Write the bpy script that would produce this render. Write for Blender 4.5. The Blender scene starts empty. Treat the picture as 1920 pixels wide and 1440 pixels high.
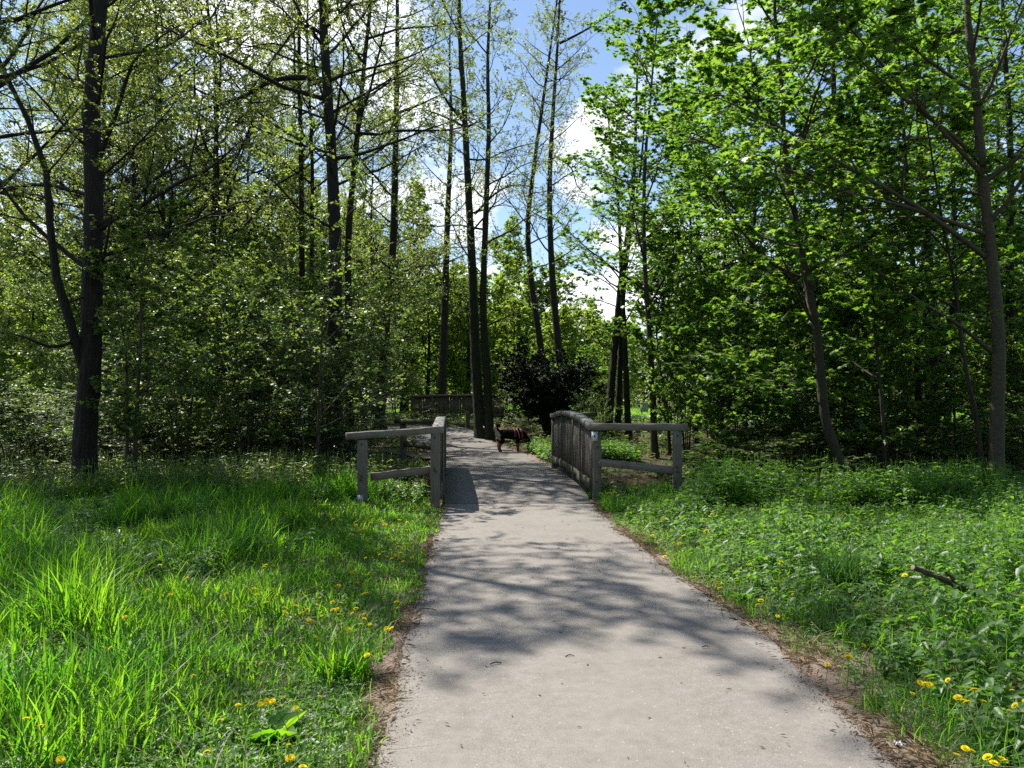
import bpy, math, random
import numpy as np
from mathutils import Vector, Matrix
R = math.radians
rng = np.random.default_rng(11)
random.seed(5)
S = bpy.context.scene
COL = S.collection
FPX, CAMZ, HORIZ = 1500.0, 1.6, 752.0      # focal length in photo pixels, eye height, horizon row

# ------------------------------------------------------------------ camera
cd = bpy.data.cameras.new('camera'); cam = bpy.data.objects.new('camera', cd); COL.objects.link(cam)
cam.location = (0, 0, CAMZ)
PITCH = math.atan((HORIZ - 720) / FPX)
cam.rotation_euler = (R(90) + PITCH, 0, 0)
cd.sensor_width = 36; cd.lens = 36 * FPX / 1920
cd.clip_start = 0.05; cd.clip_end = 3000
S.camera = cam

# ------------------------------------------------------------------ light
SUN_EL = R(58); SUN_AZ = math.atan2(-0.56, 0.5)        # ahead and to the left
to_sun = Vector((math.sin(SUN_AZ) * math.cos(SUN_EL), math.cos(SUN_AZ) * math.cos(SUN_EL), math.sin(SUN_EL)))
ld = bpy.data.lights.new('sun', 'SUN'); ld.energy = 5.0; ld.angle = R(0.5); ld.color = (1, 0.955, 0.88)
sun = bpy.data.objects.new('sun', ld); COL.objects.link(sun)
sun.rotation_euler = to_sun.to_track_quat('Z', 'Y').to_euler(); sun.location = (-20, 20, 40)

W = bpy.data.worlds.new('World'); S.world = W; W.use_nodes = True
nt = W.node_tree; nt.nodes.clear()
def wn(t): return nt.nodes.new(t)
out = wn('ShaderNodeOutputWorld'); bg = wn('ShaderNodeBackground'); sky = wn('ShaderNodeTexSky')
sky.sky_type = 'NISHITA'; sky.sun_disc = False; sky.sun_elevation = SUN_EL; sky.sun_rotation = SUN_AZ
sky.air_density = 1.0; sky.dust_density = 0.4; sky.ozone_density = 1.8
bg.inputs['Strength'].default_value = 0.098
tc = wn('ShaderNodeTexCoord'); sep = wn('ShaderNodeSeparateXYZ'); nt.links.new(tc.outputs['Generated'], sep.inputs[0])
addz = wn('ShaderNodeMath'); addz.operation = 'ADD'; addz.inputs[1].default_value = 0.22; nt.links.new(sep.outputs['Z'], addz.inputs[0])
mx = wn('ShaderNodeMath'); mx.operation = 'MAXIMUM'; mx.inputs[1].default_value = 0.05; nt.links.new(addz.outputs[0], mx.inputs[0])
dv = wn('ShaderNodeVectorMath'); dv.operation = 'DIVIDE'; nt.links.new(tc.outputs['Generated'], dv.inputs[0])
cmb = wn('ShaderNodeCombineXYZ')
for i in range(3): nt.links.new(mx.outputs[0], cmb.inputs[i])
nt.links.new(cmb.outputs[0], dv.inputs[1])
no = wn('ShaderNodeTexNoise'); no.inputs['Scale'].default_value = 2.3; no.inputs['Detail'].default_value = 9; no.inputs['Roughness'].default_value = 0.58
mp = wn('ShaderNodeMapping'); mp.inputs['Location'].default_value = (1.85, 0.4, 0.0)
nt.links.new(dv.outputs[0], mp.inputs[0]); nt.links.new(mp.outputs[0], no.inputs['Vector'])
rp = wn('ShaderNodeValToRGB'); rp.color_ramp.elements[0].position = 0.545; rp.color_ramp.elements[1].position = 0.69
# a few clouds stand in given quarters of the sky
acc = no.outputs['Fac']
for cpx, cpy, cr, ck in ((1100, 285, .050, .30), (1010, 330, .04, .15), (760, 300, .10, .26), (860, 360, .06, .15), (1090, 520, .09, .30), (930, 560, .12, .25), (440, 40, .10, .3), (60, 340, .06, .22), (30, 470, .08, .25), (1290, 560, .10, .2), (700, 20, .05, .2), (1000, 40, .10, -.25), (1010, 430, .05, -.2)):
    dd = cam.rotation_euler.to_matrix() @ Vector(((cpx - 960) / FPX, (720 - cpy) / FPX, -1)).normalized()
    dt = wn('ShaderNodeVectorMath'); dt.operation = 'DOT_PRODUCT'; dt.inputs[1].default_value = dd; nt.links.new(tc.outputs['Generated'], dt.inputs[0])
    mr = wn('ShaderNodeMapRange'); mr.interpolation_type = 'SMOOTHSTEP'; mr.inputs['From Min'].default_value = math.cos(cr * 1.5); mr.inputs['From Max'].default_value = math.cos(cr * .2); mr.inputs['To Max'].default_value = ck * (.42 if ck > 0 else .8); nt.links.new(dt.outputs['Value'], mr.inputs['Value'])
    ad = wn('ShaderNodeMath'); ad.operation = 'ADD'; nt.links.new(acc, ad.inputs[0]); nt.links.new(mr.outputs[0], ad.inputs[1]); acc = ad.outputs[0]
nt.links.new(acc, rp.inputs[0])
mixc = wn('ShaderNodeMix'); mixc.data_type = 'RGBA'
nt.links.new(rp.outputs[0], mixc.inputs['Factor']); nt.links.new(sky.outputs[0], mixc.inputs['A'])
mixc.inputs['B'].default_value = (8.3, 8.45, 8.9, 1)
nt.links.new(mixc.outputs['Result'], bg.inputs[0]); nt.links.new(bg.outputs[0], out.inputs[0])

S.view_settings.view_transform = 'Standard'; S.view_settings.look = 'None'
S.view_settings.exposure = 0.95; S.view_settings.gamma = 1.0
S.render.engine = 'CYCLES'
cy = S.cycles
cy.max_bounces = 7; cy.diffuse_bounces = 3; cy.glossy_bounces = 2; cy.transmission_bounces = 5
cy.sample_clamp_indirect = 4.0; cy.sample_clamp_direct = 0.0; cy.caustics_reflective = False; cy.caustics_refractive = False
cy.use_denoising = False

# ------------------------------------------------------------------ helpers
def fin(o, label=None, cat=None, group=None, kind=None):
    if label: o['label'] = label
    if cat: o['category'] = cat
    if group: o['group'] = group
    if kind: o['kind'] = kind
    return o
def empty(name, loc=(0, 0, 0)):
    o = bpy.data.objects.new(name, None); COL.objects.link(o); o.location = loc; o.empty_display_size = 0.1
    return o
def link(name, me, mat, parent=None):
    o = bpy.data.objects.new(name, me); COL.objects.link(o)
    if mat is not None: me.materials.append(mat)
    if parent is not None: o.parent = parent
    return o
def mesh_np(name, V, F, smooth=True, tint=None):
    """V (n,3), F (m,k) -> mesh"""
    me = bpy.data.meshes.new(name)
    V = np.ascontiguousarray(V, dtype=np.float32); F = np.ascontiguousarray(F, dtype=np.int32)
    m, k = F.shape
    me.vertices.add(len(V)); me.vertices.foreach_set('co', V.ravel())
    me.loops.add(m * k); me.loops.foreach_set('vertex_index', F.ravel())
    me.polygons.add(m)
    me.polygons.foreach_set('loop_start', np.arange(0, m * k, k, dtype=np.int32))
    me.polygons.foreach_set('loop_total', np.full(m, k, dtype=np.int32))
    if smooth: me.polygons.foreach_set('use_smooth', np.ones(m, dtype=bool))
    me.update(calc_edges=True)
    if tint is not None:
        a = me.attributes.new('tint', 'FLOAT', 'FACE'); a.data.foreach_set('value', np.ascontiguousarray(tint, dtype=np.float32))
    return me
def nrm(a): return a / np.maximum(np.linalg.norm(a, axis=-1, keepdims=True), 1e-9)
class Parts:
    """collects quad/tri pieces into one mesh (quads only; tris get a doubled corner removed by using separate lists)"""
    def __init__(s): s.V = []; s.F = []; s.n = 0
    def add(s, V, F):
        V = np.asarray(V, float); F = np.asarray(F, int)
        s.V.append(V); s.F.append(F + s.n); s.n += len(V)
    def box(s, c, size, rot=None, taper=1.0, jit=0.0):
        x, y, z = [q / 2 for q in size]
        v = np.array([[-x, -y, -z], [x, -y, -z], [x, y, -z], [-x, y, -z], [-x * taper, -y * taper, z], [x * taper, -y * taper, z], [x * taper, y * taper, z], [-x * taper, y * taper, z]])
        if jit: v = v + rng.normal(0, jit, v.shape)
        if rot is not None: v = v @ np.asarray(rot).T
        s.add(v + np.asarray(c), [[3, 2, 1, 0], [4, 5, 6, 7], [0, 1, 5, 4], [1, 2, 6, 5], [2, 3, 7, 6], [3, 0, 4, 7]])
    def mesh(s, name, smooth=False, tint=None):
        return mesh_np(name, np.concatenate(s.V), np.concatenate(s.F), smooth, tint)
def tubes(pts, rad, sides, lump=0.0):
    """pts (N,P,3) rad (N,P) -> V, F"""
    N, P, _ = pts.shape
    t = nrm(np.gradient(pts, axis=1))
    mean = nrm(t.mean(axis=1))
    ref = np.where(np.abs(mean[:, 2:3]) > 0.75, np.array([[1., 0.13, 0]]), np.array([[0, 0.1, 1.]]))[:, None, :]
    u = nrm(np.cross(t, np.broadcast_to(ref, t.shape))); v = np.cross(t, u)
    a = np.arange(sides) * 2 * math.pi / sides
    rr = rad[:, :, None] * (1 + (lump * rng.normal(0, 1, (N, P, sides)) if lump else 0))
    V = pts[:, :, None, :] + rr[..., None] * (np.cos(a)[None, None, :, None] * u[:, :, None, :] + np.sin(a)[None, None, :, None] * v[:, :, None, :])
    idx = np.arange(N * P * sides).reshape(N, P, sides)
    A = idx[:, :-1, :]; B = np.roll(A, -1, axis=2); D = idx[:, 1:, :]; C = np.roll(D, -1, axis=2)
    F = np.stack([A, B, C, D], -1).reshape(-1, 4)
    return V.reshape(-1, 3), F
def smooth01(t): t = np.clip(t, 0, 1); return t * t * (3 - 2 * t)
def catmull(pts, n):
    p = np.asarray(pts, float); seg = np.concatenate([[0], np.cumsum(np.linalg.norm(np.diff(p, axis=0), axis=1))])
    t = np.linspace(0, seg[-1], n); m = np.gradient(p, seg, axis=0)
    i = np.clip(np.searchsorted(seg, t, side='right') - 1, 0, len(p) - 2)
    h = (seg[i + 1] - seg[i])[:, None]; s = ((t - seg[i]) / (seg[i + 1] - seg[i]))[:, None]
    return (2 * s**3 - 3 * s**2 + 1) * p[i] + (s**3 - 2 * s**2 + s) * h * m[i] + (-2 * s**3 + 3 * s**2) * p[i + 1] + (s**3 - s**2) * h * m[i + 1]

# ------------------------------------------------------------------ terrain
PATH = np.array([  # Y, left X, right X of the paved path
    (-6, -0.5, 1.75), (0, -0.55, 1.72), (3.5, -0.60, 1.70), (5.4, -0.70, 1.74), (7.3, -0.80, 1.55), (9.7, -0.93, 1.36), (12.4, -1.04, 1.27), (13.5, -1.17, 1.27),
    (18, -1.49, 1.04), (21, -1.85, 0.75), (25.5, -2.45, 0.25), (29, -3.5, -0.75), (32, -4.7, -1.6), (34, -6.0, -2.4)])
def path_lr(y): return np.interp(y, PATH[:, 0], PATH[:, 1]), np.interp(y, PATH[:, 0], PATH[:, 2])
def wob(x, y):
    return (0.5 * np.sin(0.9 * x + 1.3) * np.cos(0.7 * y + .4) + 0.3 * np.sin(2.1 * x - 1.1 * y) + 0.2 * np.cos(1.7 * y + 2.9 * x + 2))
def base_z(x, y):
    x = np.asarray(x, float); y = np.asarray(y, float)
    rise = 0.58 * smooth01((y - 26.5) / 9) * smooth01((x + 13) / 5) * (1 - 0.55 * smooth01((x - 3) / 6))
    far = 0.012 * np.maximum(y - 42, 0)
    return rise + np.minimum(far, 1.2)
def gz(x, y):
    x = np.asarray(x, float); y = np.asarray(y, float)
    l, r = path_lr(y)
    d = np.maximum(np.maximum(l - x, x - r), 0)
    d = np.where(y > 34, 3, d)
    yc = 16.0 + 0.35 * x * (x > 0) * 0.3 - 0.05 * x
    ditch = 0.75 * np.exp(-((y - yc) / 1.5) ** 2) * np.clip((x + 12) / 4, 0, 1)
    lump = 0.10 * wob(x, y) * smooth01((d - 0.3) / 2.0)
    bank = 0.10 * smooth01((d - 0.4) / 1.2)
    return base_z(x, y) - ditch + lump + bank - 0.02
def path_z(x, y):
    x = np.asarray(x, float); y = np.asarray(y, float)
    hump = 0.10 * smooth01((y - 12.3) / 2.5) * smooth01((19.8 - y) / 2.5)
    return base_z(x, y) + hump
def P(px, py, D):
    return np.array([(px - 960) / FPX * D, D, CAMZ - (py - HORIZ) / FPX * D])
def G(px, D):
    x = (px - 960) / FPX * D
    return np.array([x, D, float(gz(x, D))])
def GP(px, py, h=0.0):
    """ground point seen at photo pixel (px,py), h above ground"""
    D = 12.0
    for _ in range(25):
        x = (px - 960) / FPX * D
        z = float(gz(x, D)) + h
        D = 0.5 * D + 0.5 * np.clip((CAMZ - z) * FPX / max(py - HORIZ, 6), 2, 90)
    x = (px - 960) / FPX * D
    return np.array([x, D, float(gz(x, D))])

# ------------------------------------------------------------------ materials
def mat_new(name):
    m = bpy.data.materials.new(name); m.use_nodes = True; m.node_tree.nodes.clear()
    n = m.node_tree.nodes; l = m.node_tree.links
    o = n.new('ShaderNodeOutputMaterial')
    return m, n, l, o
def rgb(c): return (c[0], c[1], c[2], 1)
def leaf_mat(name, ca, cb, ta, tb, tf=0.5, gl=0.35, rough=0.42):
    m, n, l, o = mat_new(name)
    at = n.new('ShaderNodeAttribute'); at.attribute_name = 'tint'
    mc = n.new('ShaderNodeMix'); mc.data_type = 'RGBA'; mc.inputs['A'].default_value = rgb(ca); mc.inputs['B'].default_value = rgb(cb); l.new(at.outputs['Fac'], mc.inputs['Factor'])
    mt = n.new('ShaderNodeMix'); mt.data_type = 'RGBA'; mt.inputs['A'].default_value = rgb(ta); mt.inputs['B'].default_value = rgb(tb); l.new(at.outputs['Fac'], mt.inputs['Factor'])
    d = n.new('ShaderNodeBsdfDiffuse'); l.new(mc.outputs['Result'], d.inputs[0])
    t = n.new('ShaderNodeBsdfTranslucent'); l.new(mt.outputs['Result'], t.inputs[0])
    ms = n.new('ShaderNodeMixShader'); ms.inputs[0].default_value = tf; l.new(d.outputs[0], ms.inputs[1]); l.new(t.outputs[0], ms.inputs[2])
    g = n.new('ShaderNodeBsdfGlossy'); g.inputs['Roughness'].default_value = rough; g.inputs[0].default_value = (gl, gl, gl, 1)
    lw = n.new('ShaderNodeLayerWeight'); lw.inputs[0].default_value = 0.5
    pw = n.new('ShaderNodeMath'); pw.operation = 'POWER'; pw.inputs[1].default_value = 4.0; l.new(lw.outputs['Facing'], pw.inputs[0])
    fr = n.new('ShaderNodeMath'); fr.operation = 'MULTIPLY_ADD'; fr.inputs[1].default_value = 0.6; fr.inputs[2].default_value = 0.05; l.new(pw.outputs[0], fr.inputs[0])
    m2 = n.new('ShaderNodeMixShader'); l.new(fr.outputs[0], m2.inputs[0]); l.new(ms.outputs[0], m2.inputs[1]); l.new(g.outputs[0], m2.inputs[2])
    l.new(m2.outputs[0], o.inputs[0])
    return m
def bark_mat(name, c1, c2, moss=None, mossf=0.0, scale=6, bump=1.0, zs=0.16):
    m, n, l, o = mat_new(name)
    tc = n.new('ShaderNodeTexCoord'); mp = n.new('ShaderNodeMapping'); mp.inputs['Scale'].default_value = (1, 1, zs); l.new(tc.outputs['Object'], mp.inputs[0])
    no = n.new('ShaderNodeTexNoise'); no.inputs['Scale'].default_value = scale * 4; no.inputs['Detail'].default_value = 6; no.inputs['Roughness'].default_value = 0.65; l.new(mp.outputs[0], no.inputs['Vector'])
    vo = n.new('ShaderNodeTexVoronoi'); vo.feature = 'DISTANCE_TO_EDGE'; vo.inputs['Scale'].default_value = scale * 3; l.new(mp.outputs[0], vo.inputs['Vector'])
    mc = n.new('ShaderNodeMix'); mc.data_type = 'RGBA'; mc.inputs['A'].default_value = rgb(c1); mc.inputs['B'].default_value = rgb(c2)
    rp = n.new('ShaderNodeValToRGB'); rp.color_ramp.elements[0].position = 0.35; rp.color_ramp.elements[1].position = 0.65; l.new(no.outputs[0], rp.inputs[0]); l.new(rp.outputs[0], mc.inputs['Factor'])
    last = mc.outputs['Result']
    if moss:
        n2 = n.new('ShaderNodeTexNoise'); n2.inputs['Scale'].default_value = 2.2; n2.inputs['Detail'].default_value = 5; l.new(tc.outputs['Object'], n2.inputs['Vector'])
        r2 = n.new('ShaderNodeValToRGB'); r2.color_ramp.elements[0].position = 0.62 - 0.4 * mossf; r2.color_ramp.elements[1].position = 0.78 - 0.3 * mossf; l.new(n2.outputs[0], r2.inputs[0])
        m3 = n.new('ShaderNodeMix'); m3.data_type = 'RGBA'; l.new(r2.outputs[0], m3.inputs['Factor']); l.new(last, m3.inputs['A']); m3.inputs['B'].default_value = rgb(moss); last = m3.outputs['Result']
    b = n.new('ShaderNodeBsdfPrincipled'); b.inputs['Roughness'].default_value = 0.85; l.new(last, b.inputs['Base Color'])
    sm = n.new('ShaderNodeMath'); sm.operation = 'MULTIPLY_ADD'; l.new(vo.outputs['Distance'], sm.inputs[0]); sm.inputs[1].default_value = 1.2; l.new(no.outputs[0], sm.inputs[2])
    bp = n.new('ShaderNodeBump'); bp.inputs['Strength'].default_value = bump; bp.inputs['Distance'].default_value = 0.06; l.new(sm.outputs[0], bp.inputs['Height']); l.new(bp.outputs[0], b.inputs['Normal'])
    l.new(b.outputs[0], o.inputs[0])
    return m
def wood_mat(name, c1, c2, axis=0, moss=0.25):
    m, n, l, o = mat_new(name)
    tc = n.new('ShaderNodeTexCoord'); mp = n.new('ShaderNodeMapping'); sc = [22, 22, 22]; sc[axis] = 0.9; mp.inputs['Scale'].default_value = sc; l.new(tc.outputs['Object'], mp.inputs[0])
    no = n.new('ShaderNodeTexNoise'); no.inputs['Scale'].default_value = 2.2; no.inputs['Detail'].default_value = 8; no.inputs['Roughness'].default_value = 0.7; l.new(mp.outputs[0], no.inputs['Vector'])
    mc = n.new('ShaderNodeMix'); mc.data_type = 'RGBA'; mc.inputs['A'].default_value = rgb(c1); mc.inputs['B'].default_value = rgb(c2)
    rp = n.new('ShaderNodeValToRGB'); rp.color_ramp.elements[0].position = 0.3; rp.color_ramp.elements[1].position = 0.7; l.new(no.outputs[0], rp.inputs[0]); l.new(rp.outputs[0], mc.inputs['Factor'])
    n2 = n.new('ShaderNodeTexNoise'); n2.inputs['Scale'].default_value = 3.5; n2.inputs['Detail'].default_value = 6; l.new(tc.outputs['Object'], n2.inputs['Vector'])
    r2 = n.new('ShaderNodeValToRGB'); r2.color_ramp.elements[0].position = 0.52; r2.color_ramp.elements[1].position = 0.72; r2.color_ramp.elements[1].color = (moss * 2, moss * 2, moss * 2, 1); l.new(n2.outputs[0], r2.inputs[0])
    m3 = n.new('ShaderNodeMix'); m3.data_type = 'RGBA'; l.new(r2.outputs[0], m3.inputs['Factor']); l.new(mc.outputs['Result'], m3.inputs['A']); m3.inputs['B'].default_value = (0.075, 0.085, 0.035, 1)
    b = n.new('ShaderNodeBsdfPrincipled'); b.inputs['Roughness'].default_value = 0.8; l.new(m3.outputs['Result'], b.inputs['Base Color'])
    bp = n.new('ShaderNodeBump'); bp.inputs['Strength'].default_value = 0.5; bp.inputs['Distance'].default_value = 0.006; l.new(no.outputs[0], bp.inputs['Height']); l.new(bp.outputs[0], b.inputs['Normal'])
    l.new(b.outputs[0], o.inputs[0])
    return m
def plain_mat(name, c, rough=0.7, var=0.25, scale=30, metallic=0.0):
    m, n, l, o = mat_new(name)
    tc = n.new('ShaderNodeTexCoord'); no = n.new('ShaderNodeTexNoise'); no.inputs['Scale'].default_value = scale; no.inputs['Detail'].default_value = 5; l.new(tc.outputs['Object'], no.inputs['Vector'])
    mc = n.new('ShaderNodeMix'); mc.data_type = 'RGBA'; mc.inputs['A'].default_value = rgb([q * (1 - var) for q in c]); mc.inputs['B'].default_value = rgb([min(1, q * (1 + var)) for q in c]); l.new(no.outputs[0], mc.inputs['Factor'])
    b = n.new('ShaderNodeBsdfPrincipled'); b.inputs['Roughness'].default_value = rough; b.inputs['Metallic'].default_value = metallic; l.new(mc.outputs['Result'], b.inputs['Base Color'])
    l.new(b.outputs[0], o.inputs[0]); return m
def soil_mat(name, cols, scales=(0.6, 6, 45), bump=0.8, rough=0.95, green=None):
    m, n, l, o = mat_new(name)
    g = n.new('ShaderNodeNewGeometry')
    def noise(s, d=6):
        q = n.new('ShaderNodeTexNoise'); q.inputs['Scale'].default_value = s; q.inputs['Detail'].default_value = d; q.inputs['Roughness'].default_value = 0.65; l.new(g.outputs['Position'], q.inputs['Vector']); return q
    a, b_, c = noise(scales[0]), noise(scales[1]), noise(scales[2], 4)
    m1 = n.new('ShaderNodeMix'); m1.data_type = 'RGBA'; m1.inputs['A'].default_value = rgb(cols[0]); m1.inputs['B'].default_value = rgb(cols[1])
    r1 = n.new('ShaderNodeValToRGB'); r1.color_ramp.elements[0].position = 0.38; r1.color_ramp.elements[1].position = 0.62; l.new(b_.outputs[0], r1.inputs[0]); l.new(r1.outputs[0], m1.inputs['Factor'])
    m2 = n.new('ShaderNodeMix'); m2.data_type = 'RGBA'; l.new(m1.outputs['Result'], m2.inputs['A']); m2.inputs['B'].default_value = rgb(cols[2])
    r2 = n.new('ShaderNodeValToRGB'); r2.color_ramp.elements[0].position = 0.5; r2.color_ramp.elements[1].position = 0.66; l.new(c.outputs[0], r2.inputs[0]); l.new(r2.outputs[0], m2.inputs['Factor'])
    last = m2.outputs['Result']
    if green:
        m3 = n.new('ShaderNodeMix'); m3.data_type = 'RGBA'; l.new(last, m3.inputs['A']); m3.inputs['B'].default_value = rgb(green)
        r3 = n.new('ShaderNodeValToRGB'); r3.color_ramp.elements[0].position = 0.42; r3.color_ramp.elements[1].position = 0.58; l.new(a.outputs[0], r3.inputs[0]); l.new(r3.outputs[0], m3.inputs['Factor']); last = m3.outputs['Result']
    b = n.new('ShaderNodeBsdfPrincipled'); b.inputs['Roughness'].default_value = rough; b.inputs['Specular IOR Level'].default_value = 0.2; l.new(last, b.inputs['Base Color'])
    bp = n.new('ShaderNodeBump'); bp.inputs['Strength'].default_value = bump; bp.inputs['Distance'].default_value = 0.03; l.new(c.outputs[0], bp.inputs['Height']); l.new(bp.outputs[0], b.inputs['Normal'])
    l.new(b.outputs[0], o.inputs[0]); return m
def asphalt_mat(name, c=(0.250, 0.228, 0.204)):
    m, n, l, o = mat_new(name)
    g = n.new('ShaderNodeNewGeometry')
    def noise(s, d=5, r=0.6):
        q = n.new('ShaderNodeTexNoise'); q.inputs['Scale'].default_value = s; q.inputs['Detail'].default_value = d; q.inputs['Roughness'].default_value = r; l.new(g.outputs['Position'], q.inputs['Vector']); return q
    big, mid, fine = noise(0.7, 6), noise(14, 6), noise(170, 3, .75)
    m1 = n.new('ShaderNodeMix'); m1.data_type = 'RGBA'; m1.inputs['A'].default_value = rgb([q * 0.80 for q in c]); m1.inputs['B'].default_value = rgb([q * 1.12 for q in c]); l.new(big.outputs[0], m1.inputs['Factor'])
    m2 = n.new('ShaderNodeMix'); m2.data_type = 'RGBA'; m2.blend_type = 'MULTIPLY'; m2.inputs['Factor'].default_value = 1.0; l.new(m1.outputs['Result'], m2.inputs['A'])
    r2 = n.new('ShaderNodeValToRGB'); r2.color_ramp.elements[0].position = 0.3; r2.color_ramp.elements[0].color = (.48, .46, .44, 1); r2.color_ramp.elements[1].position = 0.62; r2.color_ramp.elements[1].color = (1.08, 1.08, 1.08, 1); l.new(fine.outputs[0], r2.inputs[0]); l.new(r2.outputs[0], m2.inputs['B'])
    m2b = n.new('ShaderNodeMix'); m2b.data_type = 'RGBA'; m2b.blend_type = 'MULTIPLY'; m2b.inputs['Factor'].default_value = 1.0; l.new(m2.outputs['Result'], m2b.inputs['A'])
    r2b = n.new('ShaderNodeValToRGB'); r2b.color_ramp.elements[0].position = 0.3; r2b.color_ramp.elements[0].color = (.86, .85, .83, 1); r2b.color_ramp.elements[1].position = 0.7; r2b.color_ramp.elements[1].color = (1.05, 1.05, 1.05, 1); l.new(mid.outputs[0], r2b.inputs[0]); l.new(r2b.outputs[0], m2b.inputs['B'])
    st = noise(2.6, 9, 0.72); rs = n.new('ShaderNodeValToRGB'); rs.color_ramp.elements[0].position = 0.36; rs.color_ramp.elements[0].color = (.70, .66, .61, 1); rs.color_ramp.elements[1].position = 0.52; rs.color_ramp.elements[1].color = (1, 1, 1, 1); l.new(st.outputs[0], rs.inputs[0])
    m2c = n.new('ShaderNodeMix'); m2c.data_type = 'RGBA'; m2c.blend_type = 'MULTIPLY'; m2c.inputs['Factor'].default_value = 0.4; l.new(m2b.outputs['Result'], m2c.inputs['A']); l.new(rs.outputs[0], m2c.inputs['B']); m2b = m2c
    vo = n.new('ShaderNodeTexVoronoi'); vo.inputs['Scale'].default_value = 28; l.new(g.outputs['Position'], vo.inputs['Vector'])
    r3 = n.new('ShaderNodeValToRGB'); r3.color_ramp.elements[0].position = 0.0; r3.color_ramp.elements[0].color = (1, 1, 1, 1); r3.color_ramp.elements[1].position = 0.16; r3.color_ramp.elements[1].color = (0, 0, 0, 1); l.new(vo.outputs['Distance'], r3.inputs[0])
    sel = n.new('ShaderNodeMath'); sel.operation = 'GREATER_THAN'; sel.inputs[1].default_value = 0.45; sp = n.new('ShaderNodeSeparateColor'); l.new(vo.outputs['Color'], sp.inputs[0]); l.new(sp.outputs[0], sel.inputs[0])
    mu = n.new('ShaderNodeMath'); mu.operation = 'MULTIPLY'; l.new(r3.outputs[0], mu.inputs[0]); l.new(sel.outputs[0], mu.inputs[1])
    m4 = n.new('ShaderNodeMix'); m4.data_type = 'RGBA'; l.new(mu.outputs[0], m4.inputs['Factor']); l.new(m2b.outputs['Result'], m4.inputs['A']); m4.inputs['B'].default_value = (0.43, 0.41, 0.38, 1)
    b = n.new('ShaderNodeBsdfPrincipled'); b.inputs['Roughness'].default_value = 0.85; b.inputs['Specular IOR Level'].default_value = 0.35; l.new(m4.outputs['Result'], b.inputs['Base Color'])
    bp = n.new('ShaderNodeBump'); bp.inputs['Strength'].default_value = 0.35; bp.inputs['Distance'].default_value = 0.006; l.new(fine.outputs[0], bp.inputs['Height']); l.new(bp.outputs[0], b.inputs['Normal'])
    l.new(b.outputs[0], o.inputs[0]); return m

M = {}
M['soil'] = soil_mat('woodland_soil', [(0.055, 0.036, 0.022), (0.10, 0.068, 0.042), (0.15, 0.10, 0.062)], green=(0.035, 0.06, 0.015))
M['dirt'] = soil_mat('dirt_path', [(0.20, 0.145, 0.105), (0.27, 0.20, 0.15), (0.15, 0.10, 0.07)], scales=(0.8, 9, 70), bump=0.5)
M['verge'] = soil_mat('dirt_verge', [(0.17, 0.122, 0.092), (0.28, 0.215, 0.165), (0.11, 0.077, 0.055)], scales=(1.5, 14, 90), bump=0.7)
M['meadow'] = soil_mat('meadow_green', [(0.10, 0.19, 0.03), (0.13, 0.25, 0.04), (0.07, 0.14, 0.02)], scales=(0.3, 2.5, 30), bump=0.6)
M['gravel'] = soil_mat('pale_gravel', [(0.42, 0.40, 0.36), (0.5, 0.48, 0.44), (0.3, 0.28, 0.25)])
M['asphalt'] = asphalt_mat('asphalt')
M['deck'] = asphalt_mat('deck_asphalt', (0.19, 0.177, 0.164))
M['wood'] = wood_mat('weathered_wood', (0.105, 0.091, 0.070), (0.225, 0.200, 0.158), 0, 0.22)
M['woodv'] = wood_mat('weathered_wood_upright', (0.090, 0.078, 0.060), (0.20, 0.175, 0.138), 2, 0.25)
M['woodm'] = wood_mat('mossy_wood', (0.08, 0.074, 0.048), (0.16, 0.148, 0.098), 0, 0.5)
M['darkwood'] = wood_mat('dark_wood', (0.08, 0.062, 0.048), (0.155, 0.125, 0.098), 2, 0.2)
M['plate'] = plain_mat('pale_plate', (0.62, 0.63, 0.64), 0.5, 0.1)
M['zinc'] = plain_mat('zinc_bracket', (0.27, 0.28, 0.29), 0.45, 0.15, metallic=0.3)
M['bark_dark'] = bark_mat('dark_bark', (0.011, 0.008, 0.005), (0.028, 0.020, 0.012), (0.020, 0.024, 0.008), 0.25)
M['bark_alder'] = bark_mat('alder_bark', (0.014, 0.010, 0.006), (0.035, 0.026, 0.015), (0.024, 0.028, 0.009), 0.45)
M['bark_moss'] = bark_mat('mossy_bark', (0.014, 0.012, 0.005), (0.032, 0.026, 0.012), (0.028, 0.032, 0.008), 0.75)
M['stick'] = bark_mat('dead_stick', (0.06, 0.042, 0.028), (0.14, 0.105, 0.075), None, 0, scale=10, bump=.5)
M['bark_maple'] = bark_mat('maple_bark', (0.028, 0.020, 0.012), (0.055, 0.041, 0.025), (0.032, 0.035, 0.014), 0.35, scale=4, bump=0.3, zs=0.4)
M['bark_pale'] = bark_mat('smooth_pale_bark', (0.055, 0.042, 0.026), (0.095, 0.076, 0.048), (0.055, 0.055, 0.025), 0.3, scale=3, bump=0.22, zs=1.6)
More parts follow.
